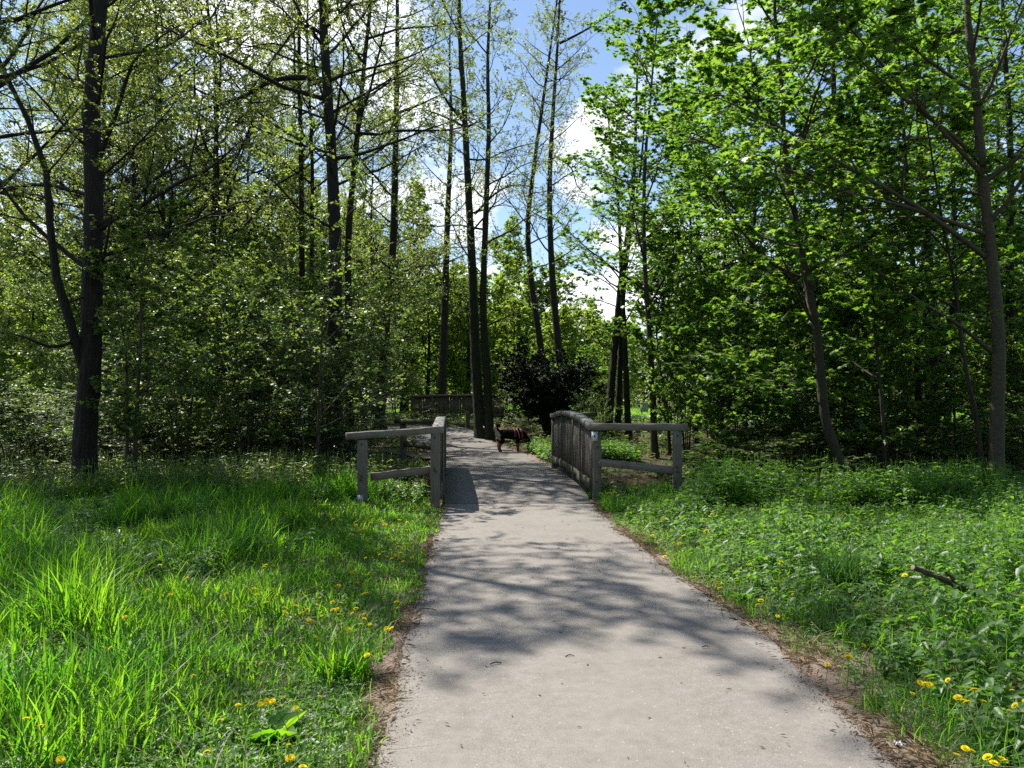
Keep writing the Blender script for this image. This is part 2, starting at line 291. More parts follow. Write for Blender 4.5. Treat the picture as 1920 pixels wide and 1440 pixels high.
# leaves: dark side colour a->b and light seen through them a->b
M['lf_alder'] = leaf_mat('alder_leaf', (0.065, 0.100, 0.034), (0.110, 0.140, 0.050), (0.24, 0.36, 0.035), (0.50, 0.58, 0.085), 0.54, 0.55, 0.40)
M['lf_hazel'] = leaf_mat('hazel_leaf', (0.055, 0.095, 0.030), (0.095, 0.14, 0.045), (0.17, 0.31, 0.03), (0.40, 0.54, 0.06), 0.52, 0.52, 0.40)
M['lf_maple'] = leaf_mat('maple_leaf', (0.042, 0.095, 0.022), (0.085, 0.15, 0.028), (0.14, 0.36, 0.022), (0.38, 0.58, 0.045), 0.58, 0.45, 0.40)
M['lf_yew'] = leaf_mat('yew_needle', (0.010, 0.021, 0.010), (0.020, 0.036, 0.016), (0.010, 0.026, 0.006), (0.02, 0.045, 0.010), 0.25, 0.35, 0.42)
M['lf_far'] = leaf_mat('far_leaf', (0.070, 0.125, 0.025), (0.11, 0.17, 0.034), (0.30, 0.50, 0.035), (0.52, 0.66, 0.07), 0.62, 0.25, 0.5)
M['grass'] = leaf_mat('grass_blade', (0.030, 0.090, 0.016), (0.080, 0.165, 0.022), (0.10, 0.40, 0.010), (0.38, 0.70, 0.020), 0.60, 0.30, 0.42)
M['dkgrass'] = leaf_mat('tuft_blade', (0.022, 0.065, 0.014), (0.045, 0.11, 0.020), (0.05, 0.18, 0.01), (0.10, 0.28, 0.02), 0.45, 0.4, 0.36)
M['herb'] = leaf_mat('nettle_leaf', (0.045, 0.110, 0.022), (0.085, 0.17, 0.036), (0.15, 0.42, 0.018), (0.36, 0.64, 0.035), 0.50, 0.42, 0.42)
M['straw'] = leaf_mat('dry_blade', (0.24, 0.17, 0.10), (0.40, 0.31, 0.19), (0.2, 0.15, 0.08), (0.3, 0.22, 0.12), 0.3, 0.2, 0.6)
M['litter'] = leaf_mat('dead_leaf', (0.08, 0.05, 0.03), (0.20, 0.13, 0.08), (0.08, 0.05, 0.02), (0.15, 0.1, 0.05), 0.2, 0.2, 0.6)
M['yellow'] = leaf_mat('yellow_petal', (0.82, 0.68, 0.012), (0.86, 0.74, 0.02), (0.85, 0.72, 0.02), (0.86, 0.75, 0.02), 0.45, 0.1, 0.5)
M['stem'] = plain_mat('green_stem', (0.12, 0.18, 0.05), 0.6)
M['fluff'] = leaf_mat('seed_fluff', (0.55, 0.55, 0.52), (0.65, 0.65, 0.62), (0.5, 0.5, 0.48), (0.6, 0.6, 0.58), 0.4, 0.05, 0.6)
#@@SETTING
# ------------------------------------------------------------------ ground, paths
def axis_coords(lo, hi, fine_lo, fine_hi, step, grow=1.18):
    a = list(np.arange(fine_lo, fine_hi + 1e-6, step)); s = step
    while a[-1] < hi: s *= grow; a.append(a[-1] + s)
    s = step; b = [a[0]]
    while b[-1] > lo: s *= grow; b.append(b[-1] - s)
    return np.array(sorted(set(b[1:] + a)))
gxs = axis_coords(-900, 900, -16, 16, 0.22); gys = axis_coords(-300, 1200, -2, 32, 0.22)
GXX, GYY = np.meshgrid(gxs, gys)
GZZ = gz(GXX, GYY)
l_, r_ = path_lr(GYY)
inside = (GXX > l_ - 0.55) & (GXX < r_ + 0.6) & (GYY < 33.5)
GZZ = np.where(inside, np.minimum(GZZ, base_z(GXX, GYY) - 0.045), GZZ)
V = np.stack([GXX, GYY, GZZ], -1).reshape(-1, 3)
nx, ny = len(gxs), len(gys)
idx = np.arange(nx * ny).reshape(ny, nx)
F = np.stack([idx[:-1, :-1], idx[:-1, 1:], idx[1:, 1:], idx[1:, :-1]], -1).reshape(-1, 4)
fin(link('ground', mesh_np('ground', V, F), M['soil']), kind='structure')

def strip(name, ys, lf, rf, zf, mat, cols=10, kind='structure', label=None, cat=None):
    L = lf(ys); Rr = rf(ys)
    t = np.linspace(0, 1, cols)
    X = L[:, None] + (Rr - L)[:, None] * t[None]
    Y = np.repeat(ys[:, None], cols, 1)
    Z = zf(X, Y)
    V = np.stack([X, Y, Z], -1).reshape(-1, 3)
    i = np.arange(len(ys) * cols).reshape(len(ys), cols)
    F = np.stack([i[:-1, :-1], i[:-1, 1:], i[1:, 1:], i[1:, :-1]], -1).reshape(-1, 4)
    o = link(name, mesh_np(name, V, F), mat); fin(o, label, cat, None, kind); return o
def jag(y, s, a):
    return a * (0.45 * np.sin(1.7 * y + s) + 0.3 * np.sin(4.1 * y + 2.3 * s) + 0.2 * np.sin(9.7 * y + 3.1 * s) + 0.14 * np.sin(21 * y + s) + 0.1 * np.sin(47 * y + 2 * s))
ys1 = np.arange(-6, 12.55, 0.04)
strip('path', ys1, lambda y: path_lr(y)[0] + jag(y, 1, .028), lambda y: path_lr(y)[1] + jag(y, 4, .028), lambda x, y: path_z(x, y) - 0.012 + 0.012 * (1 - (2 * (x - path_lr(y)[0]) / (path_lr(y)[1] - path_lr(y)[0]) - 1) ** 2).clip(0, 1), M['asphalt'], 12)
def verge_l(y): return path_lr(y)[0] - 0.08 - 0.06 * np.exp(-((y - 4.5) / 2) ** 2) + jag(y, 2.2, .12)
def verge_r(y): return path_lr(y)[1] + 0.10 + 0.10 * np.exp(-((y - 4.0) / 1.3) ** 2) + jag(y, 5.1, .16)
strip('dirt_verge', ys1, lambda y: verge_l(y) - .3, lambda y: verge_r(y) + .3, lambda x, y: base_z(x, y) - 0.022, M['verge'], 14)
ys2 = np.arange(12.55, 18.95, 0.1)
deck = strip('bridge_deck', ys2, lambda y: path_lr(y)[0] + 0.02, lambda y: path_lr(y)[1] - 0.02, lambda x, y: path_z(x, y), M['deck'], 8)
sm = deck.modifiers.new('thick', 'SOLIDIFY'); sm.thickness = 0.22; sm.offset = -1
ys3 = np.arange(18.97, 34.0, 0.08)
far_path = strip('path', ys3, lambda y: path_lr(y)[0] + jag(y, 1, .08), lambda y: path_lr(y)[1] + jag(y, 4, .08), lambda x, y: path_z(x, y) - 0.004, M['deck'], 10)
strip('dirt_verge', ys3, lambda y: path_lr(y)[0] - 0.35 + jag(y, 2, .15), lambda y: path_lr(y)[1] + 0.22 + jag(y, 5, .15), lambda x, y: base_z(x, y) - 0.018, M['verge'], 10)
# paved path swinging left in front of the second bridge
def ribbon(name, pts, halfw, mat, lift=0.02, n=120, cols=8, jit=.06, kind='structure', zf=None):
    p = catmull(pts, n); t = nrm(np.gradient(p, axis=0)); nn = np.stack([-t[:, 1], t[:, 0]], -1)
    s = np.linspace(0, 1, n)
    wl = halfw + jag(s * n * .2, 1, jit); wr = halfw + jag(s * n * .2, 4, jit)
    u = np.linspace(0, 1, cols)
    off = (-wr)[:, None] + (wl + wr)[:, None] * u[None]
    XY = p[:, None, :] + nn[:, None, :] * off[..., None]
    Z = (zf or gz)(XY[..., 0], XY[..., 1]) + lift
    V = np.concatenate([XY, Z[..., None]], -1).reshape(-1, 3)
    i = np.arange(n * cols).reshape(n, cols)
    F = np.stack([i[:-1, :-1], i[1:, :-1], i[1:, 1:], i[:-1, 1:]], -1).reshape(-1, 4)
    return fin(link(name, mesh_np(name, V, F), mat), kind=kind)
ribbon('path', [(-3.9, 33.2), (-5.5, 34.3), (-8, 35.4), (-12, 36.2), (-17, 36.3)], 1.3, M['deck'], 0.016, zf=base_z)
ribbon('dirt_path', [(-1.9, 22.6), (-3.5, 23.6), (-6, 24.2), (-10, 24.0), (-15, 23.4), (-22, 23.2), (-32, 24)], 0.8, M['dirt'], 0.05, n=160, jit=.18)
ribbon('dirt_path', [(-2.6, 27.5), (-4, 27.6), (-6, 27.2), (-9, 26.2), (-13, 25)], 0.75, M['dirt'], 0.045, n=100, jit=.2)

def patch(name, cx, cy, rx, ry, mat, lift=0.03, n=40):
    a = np.linspace(0, 2 * math.pi, 64, endpoint=False)
    rr = np.linspace(0, 1, n)
    k = 1 + 0.12 * np.sin(3 * a + cx) + 0.08 * np.sin(7 * a + cy)
    X = cx + rx * rr[:, None] * (k * np.cos(a))[None]; Y = cy + ry * rr[:, None] * (k * np.sin(a))[None]
    V = np.stack([X, Y, gz(X, Y) + lift], -1).reshape(-1, 3)
    i = np.arange(n * 64).reshape(n, 64)
    A = i[:-1]; D = i[1:]
    F = np.stack([A, D, np.roll(D, -1, 1), np.roll(A, -1, 1)], -1).reshape(-1, 4)
    return fin(link(name, mesh_np(name, V, F), mat), kind='structure')
patch('meadow', 22, 64, 34, 24, M['meadow'])
patch('meadow', -34, 42, 19, 15, M['meadow'])
ribbon('gravel_path', [(4, 47), (9, 52), (14, 60), (24, 66), (40, 68)], 1.5, M['gravel'], 0.07, n=100)

# ------------------------------------------------------------------ timber work
def beam(name, p0, p1, w, h, mat, parent, bev=0.008, seg=8, warp=0.003):
    """squared timber from p0 to p1 (centre line); h upright, w across; local X runs along it"""
    p0 = Vector(p0); p1 = Vector(p1); d = p1 - p0; L = d.length; x = d.normalized()
    up = Vector((0, 0, 1)) if abs(x.z) < 0.9 else Vector((0, 1, 0))
    y = up.cross(x).normalized(); z = x.cross(y)
    rotm = Matrix((x, y, z)).transposed()
    c = np.array([[-w / 2 + bev, -h / 2], [w / 2 - bev, -h / 2], [w / 2, -h / 2 + bev], [w / 2, h / 2 - bev], [w / 2 - bev, h / 2], [-w / 2 + bev, h / 2], [-w / 2, h / 2 - bev], [-w / 2, -h / 2 + bev]])
    xs = np.linspace(0, L, seg + 1)
    Vs = np.zeros((seg + 1, 8, 3)); Vs[:, :, 0] = xs[:, None]; Vs[:, :, 1:] = c[None] + rng.normal(0, warp, (seg + 1, 1, 2))
    i = np.arange((seg + 1) * 8).reshape(seg + 1, 8)
    A = i[:-1]; D = i[1:]
    F = np.stack([A, np.roll(A, -1, 1), np.roll(D, -1, 1), D], -1).reshape(-1, 4)
    caps = []
    for row, flip in ((i[0], True), (i[-1], False)):
        q = [[row[0], row[1], row[2], row[7]], [row[7], row[2], row[3], row[6]], [row[6], row[3], row[4], row[5]]]
        caps += [f[::-1] for f in q] if flip else q
    me = mesh_np(name, Vs.reshape(-1, 3), np.concatenate([F, np.array(caps)]), smooth=False)
    o = link(name, me, mat, parent)
    base = parent.location if parent is not None else Vector((0, 0, 0))
    o.location = p0 - base; o.rotation_euler = rotm.to_euler()
    return o
def post(name, x, y, z0, z1, w, mat, parent, rot=0.0, d=None):
    q = Parts(); d = d or w; h = z1 - z0
    b = 0.012
    c = np.array([[-w / 2 + b, -d / 2], [w / 2 - b, -d / 2], [w / 2, -d / 2 + b], [w / 2, d / 2 - b], [w / 2 - b, d / 2], [-w / 2 + b, d / 2], [-w / 2, d / 2 - b], [-w / 2, -d / 2 + b]])
    seg = 7
    Vs = np.zeros((seg + 1, 8, 3)); Vs[:, :, 2] = np.linspace(0, h, seg + 1)[:, None]; Vs[:, :, :2] = c[None] + rng.normal(0, .0025, (seg + 1, 1, 2))
    i = np.arange((seg + 1) * 8).reshape(seg + 1, 8); A = i[:-1]; D = i[1:]
    F = np.stack([A, np.roll(A, -1, 1), np.roll(D, -1, 1), D], -1).reshape(-1, 4)
    r = i[-1]; F = np.concatenate([F, np.array([[r[0], r[1], r[2], r[7]], [r[7], r[2], r[3], r[6]], [r[6], r[3], r[4], r[5]]])])
    o = link(name, mesh_np(name, Vs.reshape(-1, 3), F, False), mat, parent)
    base = parent.location if parent is not None else Vector((0, 0, 0))
    o.location = Vector((x, y, z0)) - base; o.rotation_euler = (0, 0, rot); return o

def arch_panel(root, a, b, z0f, ztop_f, side, mat_h, mat_v, board_h=0.16):
    """boarded bridge side from a to b (xy): upright boards, arched handrail, kick board, inner battens"""
    a = np.array(a, float); b = np.array(b, float); L = np.linalg.norm(b - a); d = (b - a) / L; nrml = np.array([-d[1], d[0]]) * side   # towards the deck
    base = np.array(root.location)
    ang = math.atan2(d[1], d[0]); rot = np.array([[math.cos(ang), -math.sin(ang), 0], [math.sin(ang), math.cos(ang), 0], [0, 0, 1]])
    q = Parts(); nb = int(L / 0.118)
    for k in range(nb):
        s = (k + 0.5) / nb; p = a + d * L * s
        zt = ztop_f(s) - 0.09; zb = z0f(s) + 0.09
        q.box((p[0] - base[0], p[1] - base[1], (zt + zb) / 2 - base[2]), (L / nb - 0.014 + rng.normal(0, .002), 0.026, zt - zb), rot, jit=0.002)
    link('board_panel', q.mesh('board_panel'), mat_v, root)
    # arched handrail swept along the arch
    n = 36; s = np.linspace(-0.012, 1.012, n); w, h = 0.17, 0.10
    ctr = np.concatenate([a[None] + d[None] * (L * s)[:, None], np.array([ztop_f(np.clip(q_, 0, 1)) for q_ in s])[:, None] - h / 2], 1) - base
    c = np.array([[-w / 2, -h / 2], [w / 2, -h / 2], [w / 2, h / 2 - .012], [w / 2 - .012, h / 2], [-w / 2 + .012, h / 2], [-w / 2, h / 2 - .012]])
    N3 = np.array([nrml[0], nrml[1], 0.0])
    Vs = ctr[:, None, :] + c[None, :, :1] * N3 + c[None, :, 1:] * np.array([0, 0, 1.0])
    i = np.arange(n * 6).reshape(n, 6); A = i[:-1]; D = i[1:]
    F = np.stack([A, D, np.roll(D, -1, 1), np.roll(A, -1, 1)], -1).reshape(-1, 4)
    caps = np.array([[i[0][0], i[0][1], i[0][2], i[0][5]], [i[0][5], i[0][2], i[0][3], i[0][4]], [i[-1][5], i[-1][2], i[-1][1], i[-1][0]], [i[-1][4], i[-1][3], i[-1][2], i[-1][5]]])
    link('arched_handrail', mesh_np('arched_handrail', Vs.reshape(-1, 3), np.concatenate([F, caps]), False), M['woodarch'], root)
    # kick board on the deck side
    q = Parts()
    for k in range(4):
        s0, s1 = k / 4 + .004, (k + 1) / 4 - .004; sm_ = (s0 + s1) / 2; p = a + d * L * sm_ + nrml * 0.036
        q.box((p[0] - base[0], p[1] - base[1], z0f(sm_) + 0.15 - base[2]), (L * (s1 - s0), 0.045, board_h), rot, jit=0.002)
    link('kick_board', q.mesh('kick_board'), M['woodm'], root)
    for s0 in (0.27, 0.5, 0.73):
        p = a + d * L * s0 - nrml * 0.075
        post('post', p[0], p[1], z0f(s0) - 0.4, ztop_f(s0) - 0.1, 0.11, mat_v, root, ang)
    for s0 in (0.17, 0.34, 0.66):
        p = a + d * L * s0 + nrml * 0.062
        post('batten', p[0], p[1], z0f(s0) - 0.12, ztop_f(s0) - 0.11, 0.04, mat_v, root, ang, 0.03)
M['woodarch'] = wood_mat('weathered_arch_wood', (0.16, 0.15, 0.13), (0.30, 0.285, 0.255), 1, 0.3)

M['rust'] = plain_mat('rusty_bolt', (.05, .035, .025), .6)
def bolts(root, pts):
    a = np.arange(8) * math.pi / 4
    ring = np.stack([.016 * np.cos(a), np.full(8, 0.0), .016 * np.sin(a)], -1)
    V = np.concatenate([ring, ring * .9 + np.array([0, -.010, 0])])
    F = [[k, (k + 1) % 8, 8 + (k + 1) % 8, 8 + k] for k in range(8)] + [[8, 9, 10, 11], [8, 11, 12, 15], [12, 13, 14, 15]]
    for p in pts:
        o = link('bolt', mesh_np('bolt', V, np.array(F), False), M['rust'], root); o.location = Vector(p) - root.location
def deckz(y): return float(path_z(0.1, y))
# --- railing on the left of the bridge
rl = fin(empty('bridge_railing', (-1.1, 12.2, 0)), 'grey timber railing left of the footbridge, its wing pointing left over the grass', 'railing')
A = (-1.13, 12.25); B = (-1.60, 18.7)
zt = lambda s: 1.215 - 0.05 * s + 0.115 * math.sin(math.pi * s) ** 0.8
z0 = lambda s: deckz(12.25 + 6.4 * s)
arch_panel(rl, A, B, z0, zt, -1, M['wood'], M['woodv'])
post('post', -1.16, 12.12, -0.5, 1.12, 0.14, M['woodv'], rl, 0.06)
post('post', -2.20, 11.80, -0.5, 1.03, 0.14, M['woodv'], rl, 0.06)
beam('handrail', (-2.43, 11.74, 1.085), (-1.10, 12.15, 1.165), 0.17, 0.10, M['wood'], rl)
beam('lower_rail', (-2.10, 11.90, 0.475), (-1.15, 12.20, 0.565), 0.05, 0.115, M['wood'], rl)
q = Parts(); q.box((0, 0, 0), (0.09, 0.012, 0.19), None, jit=.001); o = link('metal_bracket', q.mesh('metal_bracket'), M['zinc'], rl); o.location = Vector((-2.215, 11.715, 0.13)) - rl.location
post('post', -1.63, 18.85, -0.5, 1.08, 0.15, M['woodv'], rl, -0.1)
post('post', -2.75, 20.3, -0.5, 1.02, 0.15, M['woodv'], rl, -0.1)
beam('handrail', (-1.58, 18.9, 1.12), (-2.92, 20.45, 1.08), 0.17, 0.11, M['woodm'], rl)
beam('lower_rail', (-1.66, 18.95, 0.50), (-2.72, 20.2, 0.52), 0.05, 0.14, M['woodm'], rl)
bolts(rl, [(-1.17, 12.04, .58), (-1.15, 12.04, .54), (-2.2, 11.72, .5), (-2.21, 11.72, .45), (-1.16, 12.04, 1.05), (-2.2, 11.72, .97)])
# --- railing on the right
rr_ = fin(empty('bridge_railing', (1.3, 13.3, 0)), 'grey timber railing right of the footbridge, a pale plate on its post', 'railing')
A = (1.33, 13.35); B = (1.02, 19.2)
zt = lambda s: 1.225 + 0.07 * s + 0.135 * math.sin(math.pi * min(1, s * 1.02)) ** 0.75
z0 = lambda s: deckz(13.35 + 5.8 * s)
arch_panel(rr_, A, B, z0, zt, 1, M['wood'], M['woodv'])
post('post', 1.40, 13.22, -0.5, 1.13, 0.14, M['woodv'], rr_, -0.1)
post('post', 2.63, 12.75, -0.5, 1.13, 0.145, M['woodv'], rr_, -0.15)
beam('handrail', (1.33, 13.2, 1.175), (2.78, 12.70, 1.19), 0.17, 0.11, M['wood'], rr_)
beam('lower_rail', (1.42, 13.13, 0.60), (2.56, 12.71, 0.50), 0.05, 0.12, M['wood'], rr_)
q = Parts(); q.box((0, 0, 0), (0.095, 0.01, 0.15), None, jit=.001); o = link('plate', q.mesh('plate'), M['plate'], rr_); o.location = Vector((1.355, 13.135, 1.02)) - rr_.location; o.rotation_euler = (0, 0, -.1)
q = Parts(); q.box((0, 0, 0), (0.018, 0.012, 0.03), None); q.box((0.0, -0.002, 0.012), (0.03, 0.01, 0.012)); oo = link('emblem', q.mesh('emblem'), plain_mat('dark_emblem', (0.03, 0.03, 0.03), 0.6), o); oo.location = (0.0, -0.008, 0.0)
q = Parts(); q.box((0, 0, 0), (0.07, 0.012, 0.22), None, jit=.001); o = link('metal_bracket', q.mesh('metal_bracket'), M['zinc'], rr_); o.location = Vector((2.675, 12.655, 0.14)) - rr_.location; o.rotation_euler = (0, 0, -.15)
post('post', 1.03, 19.3, -0.5, 1.15, 0.15, M['woodv'], rr_, 0.1)
post('post', 1.98, 20.3, -0.5, 1.15, 0.15, M['woodv'], rr_, 0.1)
beam('handrail', (0.98, 19.25, 1.24), (2.10, 20.4, 1.26), 0.17, 0.11, M['woodm'], rr_)
beam('lower_rail', (1.05, 19.3, 0.52), (1.95, 20.2, 0.52), 0.05, 0.12, M['woodm'], rr_)

bolts(rr_, [(1.41, 13.14, .85), (1.39, 13.14, .28), (2.6, 12.665, .56), (2.61, 12.665, .48), (2.62, 12.665, 1.05)])
# --- boarded railing of the second bridge, across the way behind the trees
fb = fin(empty('boarded_fence', (-2.4, 36.3, 0.5)), 'dark brown boarded fence with a capping rail standing at the far bend of the path', 'fence')
a = np.array([-4.62, 36.4]); b = np.array([-0.35, 35.6]); L = np.linalg.norm(b - a); d = (b - a) / L; ang = math.atan2(d[1], d[0])
rotf = np.array([[math.cos(ang), -math.sin(ang), 0], [math.sin(ang), math.cos(ang), 0], [0, 0, 1]]); bs = np.array(fb.location)
q = Parts(); nb = 38
for k in range(nb):
    s = (k + .5) / nb; p = a + d * L * s
    q.box((p[0] - bs[0], p[1] - bs[1], 1.33 + .03 * s - bs[2]), (L / nb - 0.010 + rng.normal(0, .004), 0.03, 0.96), rotf, jit=0.004)
link('board_panel', q.mesh('board_panel'), M['darkwood'], fb)
beam('capping_rail', (a[0] - .12, a[1], 1.83), (b[0] + .1, b[1], 1.89), 0.2, 0.09, M['wood'], fb)
beam('lower_rail', (a[0], a[1] - 0.06, 0.98), (b[0], b[1] - 0.06, 0.98), 0.06, 0.11, M['darkwood'], fb)
for s in (0.02, 0.35, 0.62, 0.98):
    p = a + d * L * s + np.array([0, 0.09]); post('post', p[0], p[1], 0.2, 1.8, 0.13, M['darkwood'], fb, ang)
# short wing with its own post in front of the forked trunk
p = P(877, 800, 33.5); post('post', p[0], p[1], float(gz(p[0], p[1])) - .2, 1.18, 0.16, M['darkwood'], fb, 0.2)
beam('lower_rail', (p[0], p[1] - .05, 0.85), (b[0] - 1.2, b[1] - 0.25, 1.1), 0.06, 0.12, M['darkwood'], fb)
# ------------------------------------------------------------------ trees: growth
def resample(p, t):
    """p (N,Q,...) sampled at t (N,n) in 0..1"""
    Q = p.shape[1]; f = np.clip(t, 0, 1) * (Q - 1); i = np.minimum(f.astype(int), Q - 2); w = f - i
    n = np.arange(p.shape[0])[:, None]
    if p.ndim == 3: w = w[..., None]
    return p[n, i] * (1 - w) + p[n, i + 1] * w
def kids(par, rad, n, t0, t1, ang, length, fall, up, wobble, npt, planar, rk, rmin=0.003, angj=0.2, az0=None):
    N = par.shape[0]
    t = t0 + (t1 - t0) * ((np.arange(n)[None] + rng.random((N, n))) / n)
    pos = resample(par, t); tg = nrm(resample(np.gradient(par, axis=1), t)); r = resample(rad, t)
    z = np.array([0, 0, 1.0]); u = np.cross(tg, z); bad = np.linalg.norm(u, axis=-1) < 0.25
    u = nrm(np.where(bad[..., None], np.array([1.0, 0, 0]) - tg * tg[..., :1], u)); v = nrm(np.cross(u, tg))
    az = (np.arange(n)[None] * 2.399 + rng.random((N, 1)) * 6.28 + rng.normal(0, .4, (N, n)))
    if az0 is not None: az = az0[0] + az0[1] * rng.normal(0, 1, (N, n))
    p1 = np.cos(az)[..., None] * u + np.sin(az)[..., None] * v
    sgn = np.where((np.arange(n)[None] + rng.integers(0, 2, (N, 1))) % 2 == 0, 1.0, -1.0)
    p2 = sgn[..., None] * u + 0.25 * rng.normal(0, 1, (N, n, 1)) * v
    perp = nrm(p1 * (1 - planar) + p2 * planar)
    A = ang + rng.normal(0, angj, (N, n))
    d = nrm(np.cos(A)[..., None] * tg + np.sin(A)[..., None] * perp)
    rel = (t - t0) / max(t1 - t0, 1e-6)
    Ln = np.asarray(length).reshape(-1, 1) * (1 - fall * rel) * rng.uniform(0.65, 1.25, (N, n))
    r0 = np.minimum(r * 0.72, np.maximum(rk * Ln, rmin))
    pos = pos.reshape(-1, 3); d = d.reshape(-1, 3); Ln = Ln.reshape(-1); r0 = r0.reshape(-1)
    K = len(pos); pts = np.zeros((K, npt, 3)); pts[:, 0] = pos
    st = Ln / (npt - 1)
    for k in range(1, npt):
        d = nrm(d + np.array([0, 0, up]) / npt + rng.normal(0, wobble, (K, 3)))
        pts[:, k] = pts[:, k - 1] + d * st[:, None]
    s = np.linspace(0, 1, npt)
    rads = np.maximum(r0[:, None] * (1 - s[None]) ** 0.75, rmin * 0.6)
    return pts, rads, Ln
LEAF4 = (np.array([[0, 0, 0], [0.36, 0.45, 0.08], [0, 1, -0.06], [-0.36, 0.45, 0.08]], float), np.array([[0, 1, 2], [0, 2, 3]]))
LEAF6 = (np.array([[0, 0, 0], [0.30, 0.25, 0.07], [0.27, 0.62, 0.06], [0, 1, -0.10], [-0.27, 0.62, 0.06], [-0.30, 0.25, 0.07]], float), np.array([[0, 1, 2, 3], [0, 3, 4, 5]]))
LEAFR = (np.array([[0, 0, 0], [0.40, 0.22, 0.06], [0.42, 0.66, 0.05], [0, 1, -0.06], [-0.42, 0.66, 0.05], [-0.40, 0.22, 0.06]], float), np.array([[0, 1, 2, 3], [0, 3, 4, 5]]))
NETTLE = (np.array([[0, 0, 0], [0.30, 0.20, 0.05], [0.22, 0.55, 0.03], [0, 1.05, -0.16], [-0.22, 0.55, 0.03], [-0.30, 0.20, 0.05]], float), np.array([[0, 1, 2, 3], [0, 3, 4, 5]]))
def maple_leaf():
    o = [(0, -.04), (.20, -.02), (.40, -.10), (.36, .12), (.62, .30), (.36, .40), (.40, .62), (.16, .62), (0, 1.0), (-.16, .62), (-.40, .62), (-.36, .40), (-.62, .30), (-.36, .12), (-.40, -.10), (-.20, -.02)]
    V = [(0, .28, 0.0)] + [(x, y, 0.05 - 0.16 * (x * x + (y - .28) ** 2)) for x, y in o]
    n = len(o); return np.array(V, float), np.array([[0, 1 + k, 1 + (k + 1) % n] for k in range(n)])
def maple_low():
    o = [(0, -.04), (.36, -.08), (.28, .16), (.60, .34), (.26, .50), (0, 1.0), (-.26, .50), (-.60, .34), (-.28, .16), (-.36, -.08)]
    V = [(0, .26, 0.0)] + [(x, y, 0.05 - 0.16 * (x * x + (y - .28) ** 2)) for x, y in o]
    n = len(o); return np.array(V, float), np.array([[0, 1 + k, 1 + (k + 1) % n] for k in range(n)])
MAPLE = maple_leaf(); MAPLEL = maple_low()
def scatter(tm, Pp, D, N, Sz):
    tv, tf = tm; D = nrm(D); W_ = nrm(np.cross(D, N)); N2 = np.cross(W_, D)
    V = Pp[:, None, :] + Sz[:, None, None] * (tv[None, :, 0:1] * W_[:, None] + tv[None, :, 1:2] * D[:, None] + tv[None, :, 2:3] * N2[:, None])
    F = tf[None] + (np.arange(len(Pp)) * len(tv))[:, None, None]
    return V.reshape(-1, 3), F.reshape(-1, tf.shape[1])
def leafset(tw, per, size, tm, t0=0.15, tilt=0.45, droop=0.25, sj=0.38, keep=None):
    N = tw.shape[0]
    t = t0 + (1 - t0) * rng.random((N, per))
    t[:, 0] = 1.0
    pos = resample(tw, t); tg = nrm(resample(np.gradient(tw, axis=1), t))
    side = nrm(np.cross(tg, np.array([0, 0, 1.0]) + 1e-3)) * np.where(rng.random((N, per)) < .5, -1, 1)[..., None]
    d = nrm(0.55 * tg + 0.8 * side + np.array([0, 0, -droop]) + rng.normal(0, .35, (N, per, 3))).reshape(-1, 3)
    n = nrm(np.array([0, 0, 1.0]) + rng.normal(0, tilt, (N * per, 3)))
    n = nrm(n - d * np.sum(n * d, -1, keepdims=True))
    sz = size * np.clip(rng.normal(1, sj, N * per), 0.4, 1.8)
    pos = pos.reshape(-1, 3)
    if keep is not None:
        m = keep(pos); pos, d, n, sz = pos[m], d[m], n[m], sz[m]
    V, F = scatter(tm, pos, d, n, sz)
    grp = np.repeat(np.clip(rng.normal(0.5, .16, N), 0, 1), per)
    if keep is not None: grp = grp[m]
    tint = np.repeat(np.clip(grp + rng.normal(0, .22, len(pos)), 0, 1), len(tm[1]))
    return V, F, tint
def merge(lst):
    n = 0; VV = []; FF = []
    for V, F in lst: VV.append(V); FF.append(F + n); n += len(V)
    return np.concatenate(VV), np.concatenate(FF)
KINDS = {
 # n1,len1,ang1,up1,t0 | n2,ratio2 | n3,ratio3 | leaves per twig, size
 'alder': dict(n1=34, l1=3.6, a1=1.12, up1=0.35, t0=.16, fall=.55, n2=8, r2=.42, n3=6, r3=.42, per=21, size=.046, tm=LEAF6, planar=.45, tilt=.55, leaf='lf_alder', bark='bark_alder', wob=.11),
 'sparse': dict(n1=36, l1=3.4, a1=1.15, up1=0.45, t0=.22, fall=.5, n2=8, r2=.42, n3=6, r3=.42, per=13, size=.048, tm=LEAF4, planar=.4, tilt=.6, leaf='lf_alder', bark='bark_alder', wob=.13),
 'maple': dict(n1=26, l1=3.3, a1=0.98, up1=0.10, t0=.2, fall=.55, n2=9, r2=.44, n3=5, r3=.42, per=17, size=.076, tm=MAPLEL, planar=.85, tilt=.33, leaf='lf_maple', bark='bark_maple', wob=.09),
 'hazel': dict(n1=15, l1=1.7, a1=0.85, up1=0.15, t0=.15, fall=.4, n2=7, r2=.45, n3=5, r3=.42, per=11, size=.043, tm=LEAFR, planar=.6, tilt=.45, leaf='lf_hazel', bark='bark_maple', wob=.12),
 'far': dict(n1=34, l1=4.6, a1=1.0, up1=0.35, t0=.12, fall=.6, n2=7, r2=.45, n3=6, r3=.45, per=13, size=.15, tm=LEAF4, planar=.2, tilt=.7, leaf='lf_far', bark='bark_dark', wob=.12),
}
